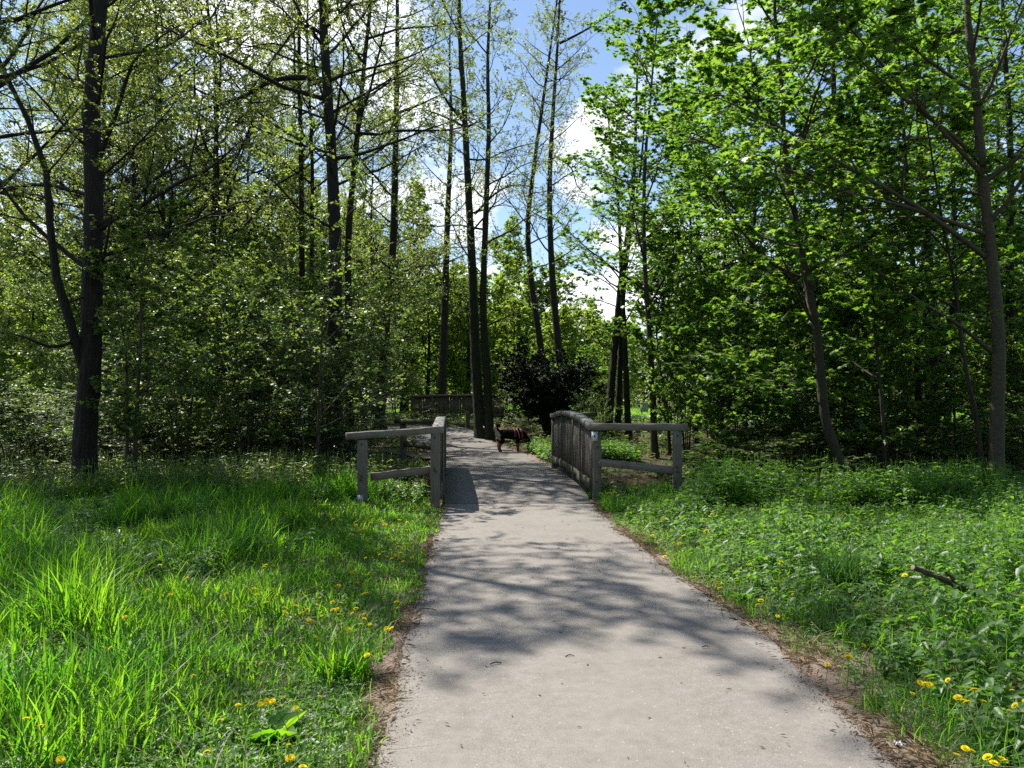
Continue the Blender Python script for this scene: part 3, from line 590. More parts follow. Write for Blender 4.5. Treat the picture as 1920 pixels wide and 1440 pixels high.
def trunk_curve(pts, H, npt=28):
    pts = np.asarray(pts, float)
    if H is not None and pts[-1, 2] < H + pts[0, 2]:
        d = nrm((pts[-1] - pts[-2])[None])[0]; d = nrm((d * 0.6 + np.array([0, 0, .6]))[None])[0]
        k = 2
        rem = H + pts[0, 2] - pts[-1, 2]
        for j in range(k):
            pts = np.concatenate([pts, [pts[-1] + d * rem / k / max(d[2], .5) + rng.normal(0, .12, 3) * np.array([1, 1, 0])]])
    return catmull(pts, npt)
def tree(name, trunks, r0, H, kind, label, group=None, cat='tree', limbs=(), dens=1.0, lsize=1.0, keep=None, leaf=None, bark=None, lenk=1.0, n1k=1.0, t0=None, tm=None, flare=0.7, rtop=0.16, **ov):
    K = dict(KINDS[kind]); K.update(ov)
    base = np.asarray(trunks[0][0], float)
    root = fin(empty(name, tuple(base)), label, cat, group)
    wood = []; leaves = []
    for ti, tp in enumerate(trunks):
        c = trunk_curve(tp, H if ti == 0 else H * rng.uniform(.75, .95))
        npt = len(c); s = np.linspace(0, 1, npt); hgt = c[:, 2] - c[0, 2]
        rk0 = r0 * (1 if ti == 0 else 0.78)
        rad = rk0 * ((1 - s) ** 0.85 * (1 - rtop) + rtop * (1 - s * .85)) * (1 + flare * np.exp(-np.maximum(hgt, 0) / 0.30))
        c = c.copy(); c[0, 2] -= 0.15
        # finer rings for bark lumps
        cc = catmull(c, npt * 3); rc = np.interp(np.linspace(0, 1, npt * 3), s, rad)
        sd = 12 if rk0 > .09 else 8
        wood.append(tubes(cc[None], rc[None], sd, lump=0.045))
        n1 = max(4, int(K['n1'] * n1k / (1 if len(trunks) == 1 else len(trunks) ** .6)))
        b1, q1, L1 = kids(c[None], rad[None], n1, t0 if t0 is not None else K['t0'], 0.985, K['a1'], K['l1'] * lenk, K['fall'], K['up1'], K['wob'], 9, 0.0, 0.0115, 0.006)
        if len(limbs) and ti == 0:
            lb = np.stack([catmull(np.asarray(l[0], float), 9) for l in limbs]); lr = np.stack([np.linspace(l[1], l[1] * .18, 9) for l in limbs])
            b1 = np.concatenate([b1, lb]); q1 = np.concatenate([q1, lr]); L1 = np.concatenate([L1, np.linalg.norm(np.diff(lb, axis=1), axis=-1).sum(1) * .8])
        wood.append(tubes(b1, q1, 6))
        b2, q2, L2 = kids(b1, q1, K['n2'], .18, .98, .85, L1 * K['r2'], .45, 0.12, K['wob'], 6, K['planar'], 0.011, 0.0035)
        wood.append(tubes(b2, q2, 4))
        b3, q3, L3 = kids(b2, q2, K['n3'], .2, 1.0, .8, L2 * K['r3'], .35, 0.05, K['wob'], 4, K['planar'], 0.008, 0.002)
        wood.append(tubes(b3, q3, 3))
        per = K['per'] * dens; pi = int(per) + (rng.random() < per - int(per)); pi = max(1, pi)
        T = tm or K['tm']
        leaves.append(leafset(b3, pi, K['size'] * lsize, T, tilt=K['tilt'], keep=keep))
        leaves.append(leafset(b2, max(1, pi // 2), K['size'] * lsize, T, t0=.5, tilt=K['tilt'], keep=keep))
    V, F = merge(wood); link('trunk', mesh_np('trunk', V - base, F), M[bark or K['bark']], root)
    V, F = merge([(a, b) for a, b, _ in leaves]); link('crown', mesh_np('crown', V - base, F, smooth=False, tint=np.concatenate([t for _, _, t in leaves])), M[leaf or K['leaf']], root)
    return root
def copy_thing(root, loc, rotz, sc, label, group):
    c = root.copy(); COL.objects.link(c); c.location = loc; c.rotation_euler = (0, 0, rotz); c.scale = (sc[0], sc[0], sc[1])
    if label: c['label'] = label
    if group: c['group'] = group
    for ch in root.children:
        k = ch.copy(); COL.objects.link(k); k.parent = c
        for g in ch.children:
            h = g.copy(); COL.objects.link(h); h.parent = k
    return c
def px_trunk(D, base_px, rest, dy=None):
    """trunk points: foot on the ground at photo column base_px and depth D, then (px,py[,dD]) points"""
    pts = [G(base_px, D)]
    for q in rest: pts.append(P(q[0], q[1], D + (q[2] if len(q) > 2 else 0)))
    return pts
# ------------------------------------------------------------------ trees: the ones that can be told apart
GA = 'tall alders along the ditch'
tree('alder_tree', [px_trunk(12.9, 163, [(160, 850), (168, 700), (171, 500), (172, 350), (165, 200), (176, 60)])], .185, 19, 'alder',
     'thick dark trunk forking low, standing in brambles at the left edge of the grass', GA, dens=.8, bark='bark_dark', n1k=1.25, flare=.7, rtop=.3,
     limbs=[(np.array([P(160, 705, 12.9), P(135, 620, 12.7), P(108, 540, 12.6), P(88, 400, 12.5), P(82, 320, 12.4), P(45, 220, 12.3), P(0, 130, 12.1), P(-40, 40, 12), P(-60, -80, 12)]), .08),
            (np.array([P(140, 640, 12.8), P(90, 650, 12.4), P(40, 630, 12.2), P(-20, 622, 12.0)]), .035),
            (np.array([P(178, 300, 12.9), P(215, 200, 12.6), P(250, 100, 12.4), P(330, 40, 12.2)]), .05),
            (np.array([P(180, 430, 12.9), P(225, 400, 12.6), P(290, 330, 12.4), P(360, 300, 12.2)]), .045)])
tree('alder_tree', [px_trunk(19.5, 628, [(627, 760), (628, 600), (625, 400), (617, 250), (604, 60)])], .20, 20, 'alder',
     'tall dark trunk with a long arching bough to the left, behind the left railing wing', GA, dens=0.93, bark='bark_dark', rtop=.3, t0=.33, lenk=1.25, n1k=1.6,
     limbs=[(np.array([P(603, 145, 19.5), P(560, 140, 19.2), P(510, 145, 19.0), P(450, 178, 18.8), P(390, 196, 18.6), P(330, 215, 18.4)]), .075),
            (np.array([P(605, 60, 19.5), P(565, 38, 19.3), P(530, 75, 19.0), P(470, 160, 18.6)]), .05),
            (np.array([P(628, 430, 19.5), P(560, 390, 19.0), P(500, 330, 18.7), P(440, 310, 18.4)]), .04)])
tree('alder_tree', [px_trunk(23, 656, [(655, 650), (652, 450), (668, 250), (688, 40)])], .13, 19, 'alder', 'slender alder leaning right above, beside the tall trunk with the arching bough', GA, dens=.7, t0=.42, lenk=1.2, bark='bark_dark')
tree('alder_tree', [px_trunk(24, 566, [(566, 600), (562, 300), (557, 50)]), px_trunk(24.2, 583, [(582, 600), (583, 300), (572, 50)])], .12, 20, 'alder', 'twin straight dark trunks close together, far behind the hazel shrubs', GA, dens=.8, bark='bark_dark', t0=.42, lenk=1.2)
tree('alder_tree', [px_trunk(24, 392, [(393, 600), (400, 330), (399, 120), (384, 10)])], .13, 18, 'alder', 'straight slim alder half veiled by hazel leaves on the left', GA, dens=1.05, bark='bark_dark', t0=.3, lenk=1.3, n1k=1.3)
tree('alder_tree', [px_trunk(22, 311, [(308, 600), (303, 400), (295, 200), (285, 0)])], .09, 16, 'alder', 'thin grey alder pole right of the thick forked trunk', GA, dens=1.05, bark='bark_dark', t0=.28, lenk=1.3, n1k=1.3)
tree('alder_tree', [px_trunk(30, 470, [(468, 600), (462, 350), (470, 100)])], .10, 17, 'alder', 'thin alder pole behind the round hazel shrub', GA, dens=1.05, bark='bark_dark', t0=.28, lenk=1.3, n1k=1.3)
tree('alder_tree', [px_trunk(30, 712, [(717, 680), (735, 470), (740, 280), (743, 40)])], .20, 22, 'sparse', 'stout alder with a slight bend low down, left of the far boarded fence', GA, rtop=.35,
     limbs=[(np.array([P(738, 215, 30), P(700, 235, 29.5), P(660, 260, 29), P(600, 290, 28.5)]), .07), (np.array([P(740, 210, 30), P(790, 190, 29.5), P(840, 165, 29)]), .06)])
tree('alder_tree', [px_trunk(41, 826, [(832, 640), (838, 420), (845, 220), (842, 80)])], .25, 22, 'sparse', 'reddish brown alder rising behind the left part of the far boarded fence', GA, rtop=.3, dens=1.80, flare=.4)
tree('alder_tree', [px_trunk(30.3, 902, [(893, 700), (886, 520), (878, 360), (868, 170), (860, 10)]), px_trunk(30.1, 918, [(914, 720), (906, 570), (909, 450), (913, 340), (916, 230), (914, 120)])], .215, 22, 'sparse',
     'mossy double stemmed alder standing before the far boarded fence', GA, bark='bark_moss', rtop=.36, t0=.26, n1k=1.25, flare=.4,
     limbs=[(np.array([P(870, 225, 30.3), P(840, 190, 29.8), P(800, 120, 29.3), P(775, 55, 29)]), .07), (np.array([P(872, 235, 30.3), P(820, 210, 29.6), P(770, 195, 29.2)]), .05),
            (np.array([P(915, 610, 30), P(960, 590, 29.5), P(1000, 580, 29.2)]), .04), (np.array([P(890, 400, 30.3), P(930, 360, 29.9), P(960, 345, 29.5), P(1010, 350, 29.2)]), .05)])
tree('alder_tree', [px_trunk(40, 1026, [(1015, 660), (998, 540), (990, 420), (1000, 320), (1018, 190), (1036, 60)])], .20, 24, 'sparse', 'swaying bare alder trunk, the one that curves like an S above the yew', GA, rtop=.35, t0=.32, dens=1.20)
tree('alder_tree', [px_trunk(39.5, 1060, [(1049, 670), (1036, 520), (1031, 350), (1038, 200), (1046, 80)])], .22, 24, 'sparse', 'straight bare alder trunk above the yew with a bough reaching right', GA, rtop=.38, t0=.32, dens=1.20,
     limbs=[(np.array([P(1050, 75, 39.5), P(1090, 55, 39), P(1130, 30, 38.5), P(1165, 5, 38)]), .07), (np.array([P(1040, 290, 39.5), P(1070, 310, 39), P(1085, 350, 38.6), P(1110, 370, 38)]), .05)])
GM = 'young maples in the wood on the right'
MR = dict(group=GM)
tree('sycamore_tree', [px_trunk(29, 1138, [(1152, 660), (1164, 540), (1188, 350), (1196, 160)]), px_trunk(29.2, 1157, [(1164, 660), (1172, 520), (1204, 300), (1216, 100)]), px_trunk(28.8, 1178, [(1172, 650), (1166, 520), (1160, 380), (1140, 200)])], .16, 16, 'maple',
     'clump of mossy sycamore stems rising right of the yew', GM, bark='bark_moss', dens=.42, lsize=1.2, rtop=.25, lenk=.85, t0=.3)
tree('sycamore_tree', [px_trunk(21, 1227, [(1224, 740), (1219, 640), (1211, 520), (1209, 350), (1224, 150), (1236, 20)])], .092, 13, 'maple', 'slim sycamore seen right above the right railing handrail', GM, dens=.6, lenk=.8, t0=.3)
tree('sycamore_tree', [px_trunk(22, 1256, [(1247, 740), (1236, 680), (1232, 600), (1250, 500)])], .05, 6.5, 'maple', 'thin leaning sapling beside the slim sycamore by the right railing', GM, dens=.45, lenk=.5, t0=.4)
tree('maple_tree', [px_trunk(14.6, 1592, [(1572, 858), (1553, 810), (1542, 740), (1535, 640), (1518, 540), (1494, 410), (1477, 290), (1468, 150), (1458, 10)])], .098, 11.5, 'maple',
     'maple whose trunk bends sharply at its foot, leaning left over the nettles', GM, dens=1.0, tm=MAPLE, t0=.26, n1k=1.25, flare=.3,
     limbs=[(np.array([P(1541, 760, 14.6), P(1490, 725, 14.2), P(1450, 710, 13.9), P(1400, 705, 13.6)]), .02)])
tree('maple_tree', [px_trunk(13.9, 1867, [(1868, 800), (1874, 660), (1862, 480), (1848, 330), (1835, 150), (1822, 0)])], .128, 13, 'maple',
     'maple with a smooth pale trunk at the right edge, standing in nettles', GM, dens=.42, tm=MAPLE, bark='bark_pale', t0=.35, n1k=.9, flare=.25, rtop=.3,
     limbs=[(np.array([P(1860, 660, 13.9), P(1800, 610, 13.6), P(1720, 560, 13.2), P(1640, 500, 12.9)]), .04), (np.array([P(1850, 480, 13.9), P(1730, 390, 13.4), P(1600, 315, 13.0), P(1430, 215, 12.6), P(1340, 175, 12.4)]), .05),
            (np.array([P(1858, 440, 13.9), P(1700, 385, 13.3), P(1560, 350, 12.9), P(1430, 290, 12.6)]), .04), (np.array([P(1850, 330, 13.9), P(1780, 250, 13.5), P(1690, 150, 13.2), P(1560, 0, 12.8)]), .045)])
tree('maple_tree', [px_trunk(21.5, 1748, [(1746, 700), (1742, 520), (1735, 300), (1722, 60)])], .20, 17, 'maple', 'stoutest dark trunk in the wood on the right', GM, dens=.45, bark='bark_dark', rtop=.3, t0=.35)
tree('maple_tree', [px_trunk(18, 1725, [(1721, 700), (1714, 500), (1700, 250), (1690, 20)])], .085, 13, 'maple', 'slim dark maple just left of the stoutest trunk on the right', GM, dens=.35, bark='bark_dark', t0=.3)
tree('maple_tree', [px_trunk(22.5, 1592, [(1588, 620), (1580, 400), (1568, 150)])], .165, 16, 'maple', 'dark straight maple trunk behind the bent maple', GM, dens=.5, bark='bark_dark', t0=.28)
tree('maple_tree', [px_trunk(15.6, 1664, [(1651, 730), (1641, 610), (1636, 450), (1622, 250)])], .042, 8, 'maple', 'thin pale maple sapling between the bent maple and the stoutest trunk', GM, dens=.55, lenk=.55, t0=.3, tm=MAPLE)
tree('maple_tree', [px_trunk(23.5, 1772, [(1783, 660), (1792, 480), (1790, 220), (1785, 30)])], .11, 15, 'maple', 'dark maple leaning at its foot, right of the stoutest trunk', GM, dens=.4, bark='bark_dark', t0=.3)
tree('maple_tree', [px_trunk(14.9, 1846, [(1827, 770), (1806, 660), (1796, 560), (1772, 420), (1742, 220)])], .048, 9, 'maple', 'thin sapling leaning left beside the smooth pale trunk', GM, dens=.5, lenk=.55, t0=.35, tm=MAPLE)
tree('maple_tree', [px_trunk(25, 1700, [(1690, 600), (1672, 400), (1652, 120)])], .075, 14, 'maple', 'slender far maple left of the slim dark maple on the right', GM, dens=.65, bark='bark_dark', t0=.25)
tree('maple_tree', [px_trunk(26, 1305, [(1300, 640), (1296, 400), (1290, 120)])], .075, 14, 'maple', 'slender maple behind the end of the right railing handrail', GM, dens=.75, bark='bark_dark', t0=.2)
tree('maple_tree', [px_trunk(21, 1417, [(1413, 700), (1410, 540), (1420, 300), (1404, 60)])], .085, 13, 'maple', 'dark slim maple between the right railing and the bent maple', GM, dens=.8, bark='bark_dark', t0=.24)
tree('maple_tree', [px_trunk(18.5, 1902, [(1896, 560), (1900, 250), (1890, 20)])], .12, 15, 'maple', 'dark trunk at the very right edge behind the smooth pale trunk', GM, dens=.4, bark='bark_dark', t0=.3)
tree('maple_tree', [px_trunk(24, 1355, [(1352, 640), (1362, 420), (1350, 150)])], .07, 12, 'maple', 'thin maple half hidden in leaves left of the dark slim maple', GM, dens=.75, bark='bark_dark', t0=.22)
tree('maple_tree', [px_trunk(28, 1500, [(1505, 620), (1512, 400), (1506, 150)])], .11, 15, 'maple', 'far dark maple seen just left of the bent maple', GM, dens=.7, bark='bark_dark', t0=.2)
tree('maple_tree', [px_trunk(30, 1640, [(1642, 600), (1650, 400), (1640, 150)])], .13, 17, 'maple', 'far maple between the straight dark maple and the slender far one', GM, dens=.7, bark='bark_dark', t0=.2)
tree('maple_tree', [px_trunk(31, 1840, [(1835, 600), (1838, 300), (1830, 100)])], .14, 17, 'maple', 'far maple seen past the left side of the smooth pale trunk', GM, dens=.7, bark='bark_dark', t0=.2)

# yew: dark and dense
def yew(px, D, H, label):
    b = G(px, D); tr = []
    for k in range(13):
        a = k * 2.4; tr.append([b + np.array([.12 * math.cos(a), .12 * math.sin(a), 0]), b + np.array([.55 * math.cos(a), .5 * math.sin(a), H * .45]), b + np.array([1.5 * math.cos(a), 1.2 * math.sin(a), H * (.72 + .25 * ((k * 7) % 5) / 4)])])
    return tree('yew_shrub', tr, .05, H * .8, 'hazel', label, None, 'shrub', leaf='lf_yew', bark='bark_dark', dens=4.0, lsize=1.1, tm=LEAF4, lenk=.85, n1k=3.0, t0=.05, tilt=.8)
yew(1028, 30.5, 2.85, 'nearly black dense yew shrub behind the dog at the path bend')

# ------------------------------------------------------------------ hazel shrubs and saplings
GH = 'hazel shrubs under the trees'
def hazel(px, D, H, ns, spread, label, cat='shrub', **kw):
    b = G(px, D); tr = []
    for k in range(ns):
        a = k * 2.4 + D; s = spread * (0.5 + .5 * rng.random())
        tr.append([b + np.array([.08 * math.cos(a), .08 * math.sin(a), 0]), b + np.array([.45 * s * math.cos(a), .45 * s * math.sin(a), H * .5]), b + np.array([s * math.cos(a), s * math.sin(a), H * (.95 if k == 0 else .7 + .3 * rng.random())])])
    return tree('hazel_shrub', tr, kw.pop('r', .022), H, 'hazel', label, GH, cat, **kw)
hz = [hazel(243, 12.4, 4.4, 2, .5, 'upright hazel sapling right of the thick forked trunk', r=.045, lenk=.75, lsize=1.25, dens=.9),
      hazel(340, 14.0, 3.6, 4, .9, 'spreading hazel shrub right of the upright hazel sapling', n1k=1.2),
      hazel(456, 14.8, 4.2, 5, 1.1, 'round dense hazel shrub midway along the left edge of the wood', n1k=1.4),
      hazel(586, 13.6, 6.0, 3, .8, 'tall hazel of pale thin stems left of the left railing wing', n1k=.9, dens=.55),
      hazel(520, 18.5, 4.8, 5, 1.3, 'tall dark hazel behind the round dense hazel shrub', n1k=1.4, lsize=1.1),
      hazel(400, 18.0, 4.8, 5, 1.3, 'tall bushy hazel behind the spreading hazel shrub', n1k=1.8, lsize=1.1),
      hazel(300, 19.5, 5.6, 5, 1.4, 'tall hazel thicket between the forked trunk and the slim alder', n1k=1.8, lsize=1.15),
      hazel(690, 25.0, 5.5, 4, 1.2, 'hazel shrub in front of the stout bent alder', n1k=1.4),
      hazel(622, 16.8, 4.0, 4, 1.0, 'low dark hazel behind the left railing wing', n1k=1.0, dens=.7)]

GS = 'broad leaved saplings in the right wood'
ms = [hazel(1420, 17.5, 3.6, 3, .9, 'maple sapling with a low spray of big leaves left of the bent maple', leaf='lf_maple', tm=MAPLE, lsize=2.0, dens=.8, n1k=1.3, planar=.9, lenk=1.2),
      hazel(1690, 17.0, 4.4, 2, .8, 'maple sapling with big leaves below the stoutest trunk', leaf='lf_maple', tm=MAPLE, lsize=2.0, dens=.75, n1k=1.4, planar=.9, lenk=1.2)]
def place(root, px, D, rz, s, sz, label, group):
    g = G(px, D); return copy_thing(root, tuple(g), rz, (s, sz), label, group)
understory = [(190, 25, 6, 1.25), (265, 27, 5, 1.3), (330, 23.5, 4, 1.2), (150, 29, 6, 1.2), (440, 25, 6, 1.3), (20, 17.5, 1, .55), (215, 23, 4, 1), (470, 22, 6, 1.1), (560, 24, 5, 1.1), (610, 27, 6, 1.2), (350, 26, 4, 1.2), (250, 28, 6, 1.2), (660, 31, 4, 1.2), (740, 36, 7, 1.2), (520, 30, 5, 1.3), (420, 31, 6, 1.3),
              (-60, 14.5, 2, .8)]
for i, (px, D, k, s) in enumerate(understory):
    place(hz[k], px, D, 1.7 * i + .6, s, s, 'leafy hazel among the many in the dark understory left of the path', 'hazels in the left understory')
right_under = [(1290, 24, 4, .6), (1340, 27, 5, .75), (1385, 24, 3, .7), (1450, 25, 4, .7), (1480, 20, 1, .8), (1545, 26, 6, .75), (1680, 22, 1, .7), (1850, 22, 5, .7), (1930, 17, 2, .9), (1960, 21, 5, 1), (1720, 28, 6, .9), (1900, 26, 4, 1), (1420, 31, 6, .8), (1560, 32, 5, .9), (1265, 30, 7, .6), (1105, 27, 1, .5)]
for i, (px, D, k, s) in enumerate(right_under):
    place(hz[k], px, D, 2.1 * i + .3, s, s, 'leafy shrub among the many in the dark understory right of the bridge', 'shrubs in the right understory')

for i, (px, D, k, s, sz) in enumerate([(1290, 21, 0, .9, 1.2), (1345, 19, 1, .8, .9), (1380, 24, 1, 1, 1.3), (1480, 22, 0, 1, 1.4), (1520, 25, 1, 1.1, 1.5), (1630, 21, 1, .9, 1.2), (1790, 24, 1, 1.1, 1.4), (1935, 20, 1, 1, 1.3), (1450, 27, 0, 1.1, 1.5), (1860, 27, 0, 1.2, 1.5), (1335, 28, 0, 1., 1.4), (1990, 17, 1, 1, 1.2), (1130, 33, 0, .8, .8)]):
    place(ms[k], px, D, 2.6 * i + .4, s, sz, 'big leaved sapling among the many in the right wood', GS)
low = [(110, 16.5), (150, 18), (205, 15.5), (250, 17.5), (285, 15.2), (330, 18.5), (375, 16), (420, 19), (455, 17), (500, 20), (540, 16.2), (585, 18.2), (630, 20.5), (60, 19), (20, 16), (670, 22.5), (310, 21.5), (560, 22.5)]
for i, (px, D) in enumerate(low):
    place(hz[(1, 8, 2, 7)[i % 4]], px, D, 1.45 * i, .85 + .2 * (i % 3), .38 + .06 * (i % 4), 'low leafy hazel bush among those at the foot of the left wood', 'low hazel bushes in the left wood')
for i, (px, D) in enumerate([(1330, 16.5), (1385, 19), (1445, 15.8), (1490, 18), (1545, 16.6), (1610, 18.2), (1655, 19.5), (1705, 16.4), (1770, 18.6), (1815, 16.2), (1880, 17.4), (1930, 15.2), (1590, 21), (1740, 21.5)]):
    src_ = ms[i % 2] if i % 3 == 0 else hz[(1, 8, 2)[i % 3]]
    place(src_, px, D, 1.7 * i, .6 + .15 * (i % 3), .30 + .05 * (i % 4), 'low leafy bush among those at the foot of the right wood', 'low bushes in the right wood')
for i, (px, D, k, s_) in enumerate([(958, 33, 7, .6), (1112, 31.5, 8, .6), (1085, 34, 1, .8), (990, 34.5, 2, .7), (1125, 28, 8, .45)]):
    place(hz[k], px, D, i, s_, s_ * .8, 'light green shrub crowding round the dark yew', 'shrubs round the yew')
# wood behind: copies of five tree forms
GF = 'sunlit trees beyond the wood'
protos = []
for k, (h, ln, ls) in enumerate([(12, .85, 1.0), (15, .9, 1.0), (10, .8, .9), (17, .95, 1.1)]):
    b = G(0, 60 + 4 * k); b[0] = (-38, -30, -14, 30)[k]; b[2] = float(gz(b[0], b[1]))
    protos.append(tree('woodland_tree', [[b, b + np.array([.2, .1, h * .5]), b + np.array([rng.normal(0, .4), 0, h * .8])]], .16, h, 'far', 'sunlit yellow green tree in the far row beyond the meadow', GF, lenk=ln, lsize=ls, t0=.06, n1k=1.2))
n = 0
for row, (D, stepx) in enumerate([(58, 6.0), (70, 5.5), (84, 6.0), (104, 7.5)]):
    x = -0.78 * D
    while x < 0.8 * D:
        xx = x + rng.normal(0, 1.2); dd = D + rng.normal(0, 2.5)
        x += stepx * rng.uniform(.8, 1.25)
        if row == 0 and xx > 2: continue
        if row < 2 and 4 < xx < 26: continue
        z = float(gz(xx, dd)); s = rng.uniform(.8, 1.15)
        if -3 < xx / dd * 60 < 13: s *= .8
        copy_thing(protos[(n * 7 + row) % 4], (xx, dd, z), rng.random() * 6.28, (s, s * rng.uniform(.85, 1.1)), 'sunlit yellow green tree in the far row beyond the meadow', GF); n += 1
for i in range(84):
    D = rng.uniform(88, 94) + 9 * (i % 2); xx = (i / 83 * 1.5 - .72) * D
    copy_thing(protos[i % 3], (xx, D, float(gz(xx, D)) - .6), i * 1.1, (1.0, .8), 'low sunlit bush in the far hedge beyond the meadow', 'bushes of the far hedge')
# unseen trees, added behind the viewer to darken the low sky fill
for i in range(34):
    a = R(rng.uniform(115, 425)); d = rng.uniform(13, 34)
    xx, yy = d * math.cos(a), -abs(d * math.sin(a)) - 2
    copy_thing(protos[i % 4], (xx, yy, float(gz(xx, yy))), i * 1.7, (.9, 1.0), 'unseen tree added behind the viewer to block sky light', 'unseen trees added behind the viewer')
# lower sunlit growth closing the view between the trunks
for i, (px, D, k, s, sz) in enumerate([(600, 46, 1, .9, .95), (660, 50, 0, 1, 1.0), (705, 45, 2, .9, .95), (755, 52, 1, .9, .95), (800, 47, 0, .8, .75), (850, 54, 2, .95, .95), (880, 48, 2, .8, .75), (930, 51, 2, .85, .85), (965, 46, 2, .75, .62), (1005, 54, 2, .95, .90), (1050, 48, 2, .75, .62), (1095, 55, 2, .85, .70), (1130, 47, 2, .65, .55), (1165, 50, 2, .6, .6),
     (540, 44, 3, .9, .85), (470, 52, 1, 1, 1), (400, 47, 3, 1, .9), (320, 52, 1, 1, 1), (260, 46, 0, 1, 1), (-60, 50, 0, 1, .95), (10, 55, 1, 1, .9), (60, 48, 2, 1, 1), (110, 53, 0, .9, .9), (165, 47, 2, 1, 1), (-150, 46, 2, 1, 1), (210, 56, 1, 1, 1)]):
    place(protos[k], px, D, 1.3 * i, s, sz, 'bright green tree in the gaps between the trunks, behind the wood', 'bright trees behind the wood')
# mid-depth wood on both sides
src = [o for o in COL.objects if o.name.startswith('alder_tree')]
msrc = [o for o in COL.objects if o.name.startswith('maple_tree')]
for i, (px, D, k) in enumerate([(230, 33, 6), (500, 44, 3), (680, 48, 4), (380, 50, 6), (-190, 14, 4), (760, 52, 7), (190, 28, 4), (700, 40, 6), (150, 27, 5), (205, 31, 4), (112, 37, 6), (245, 24.5, 5), (-70, 17, 4), (-130, 27, 5), (300, 34, 5), (520, 36, 5)]):
    place(src[k], px, D, 1.9 * i, 1, 1, 'alder among the many deep in the left wood', 'alders deep in the left wood')
for i, (px, D, k) in enumerate([(1380, 35, 3), (1470, 38, 5), (1560, 40, 7), (1680, 36, 5), (1750, 33, 3), (1830, 38, 7), (1930, 30, 3), (1980, 24, 5), (2050, 18, 3), (1900, 44, 3), (1620, 46, 5), (1330, 40, 8), (1250, 44, 9), (1510, 48, 3), (1780, 50, 5), (1300, 32, 9), (1400, 29, 10), (1540, 34, 12), (1700, 31, 13), (1860, 27, 13), (1960, 34, 9), (1450, 43, 12), (1600, 36, 9), (2020, 28, 4), (1340, 50, 12), (2120, 22, 5)]):
    place(msrc[k], px, D, 2.3 * i, 1, 1.05, 'maple among the many deep in the right wood', 'maples deep in the right wood')

# ------------------------------------------------------------------ ground cover
def in_path(x, y, ml, mr):
    l, r = path_lr(y)
    return (x > l - ml) & (x < r + mr) & (y < 34)
def nz(x, y, s, o):
    return 0.5 + 0.5 * (0.5 * np.sin(s * x + o) * np.cos(s * .83 * y + 2 * o) + 0.3 * np.sin(s * 2.3 * x - s * 1.7 * y + o) + 0.2 * np.cos(s * 3.9 * y + s * 3.1 * x + 3 * o)) / 0.62
def sample(n, x0, x1, y0, y1, dens):
    """n random ground points kept with probability dens(x,y)"""
    x = rng.uniform(x0, x1, n); y = rng.uniform(y0, y1, n)
    m = (rng.random(n) < dens(x, y)) & (np.abs(x) < 0.72 * y + 1.5)
    return x[m], y[m]
def blades(x, y, h, w, lean, seg=3, spread=.0):
    N = len(x); z = gz(x, y)
    az = rng.random(N) * 6.283; L = lean * np.abs(rng.normal(1, .5, N))
    ca, sa = np.cos(az), np.sin(az); t = np.linspace(0, 1, seg + 1)
    fa = az + 1.57 + rng.normal(0, .5, N)
    hor = L[:, None] * h[:, None] * t[None] ** 1.8
    ver = h[:, None] * (t[None] - 0.35 * L[:, None] * t[None] ** 2.2)
    C = np.stack([x[:, None] + ca[:, None] * hor, y[:, None] + sa[:, None] * hor, z[:, None] + ver - 0.01], -1)
    ww = w[:, None] * np.array([.7, 1, .75, .12] if seg == 3 else [.8, 1, .12])[None]
    off = np.stack([np.cos(fa), np.sin(fa), np.zeros(N)], -1)[:, None, :] * ww[..., None] * .5
    V = np.stack([C - off, C + off], 2).reshape(-1, 3)
    i = np.arange(N * (seg + 1) * 2).reshape(N, seg + 1, 2)
    F = np.stack([i[:, :-1, 0], i[:, :-1, 1], i[:, 1:, 1], i[:, 1:, 0]], -1).reshape(-1, 4)
    return V, F, seg
def grass(name, x, y, h, w, lean, mat, tintf=None, label=None):
    V, F, sg = blades(x, y, h, w, lean)
    tn = np.clip((tintf if tintf is not None else .5) + rng.normal(0, .28, len(x)), 0, 1)
    return fin(link(name, mesh_np(name, V, F, True, np.repeat(tn, sg)), mat), label, None, None, 'stuff')
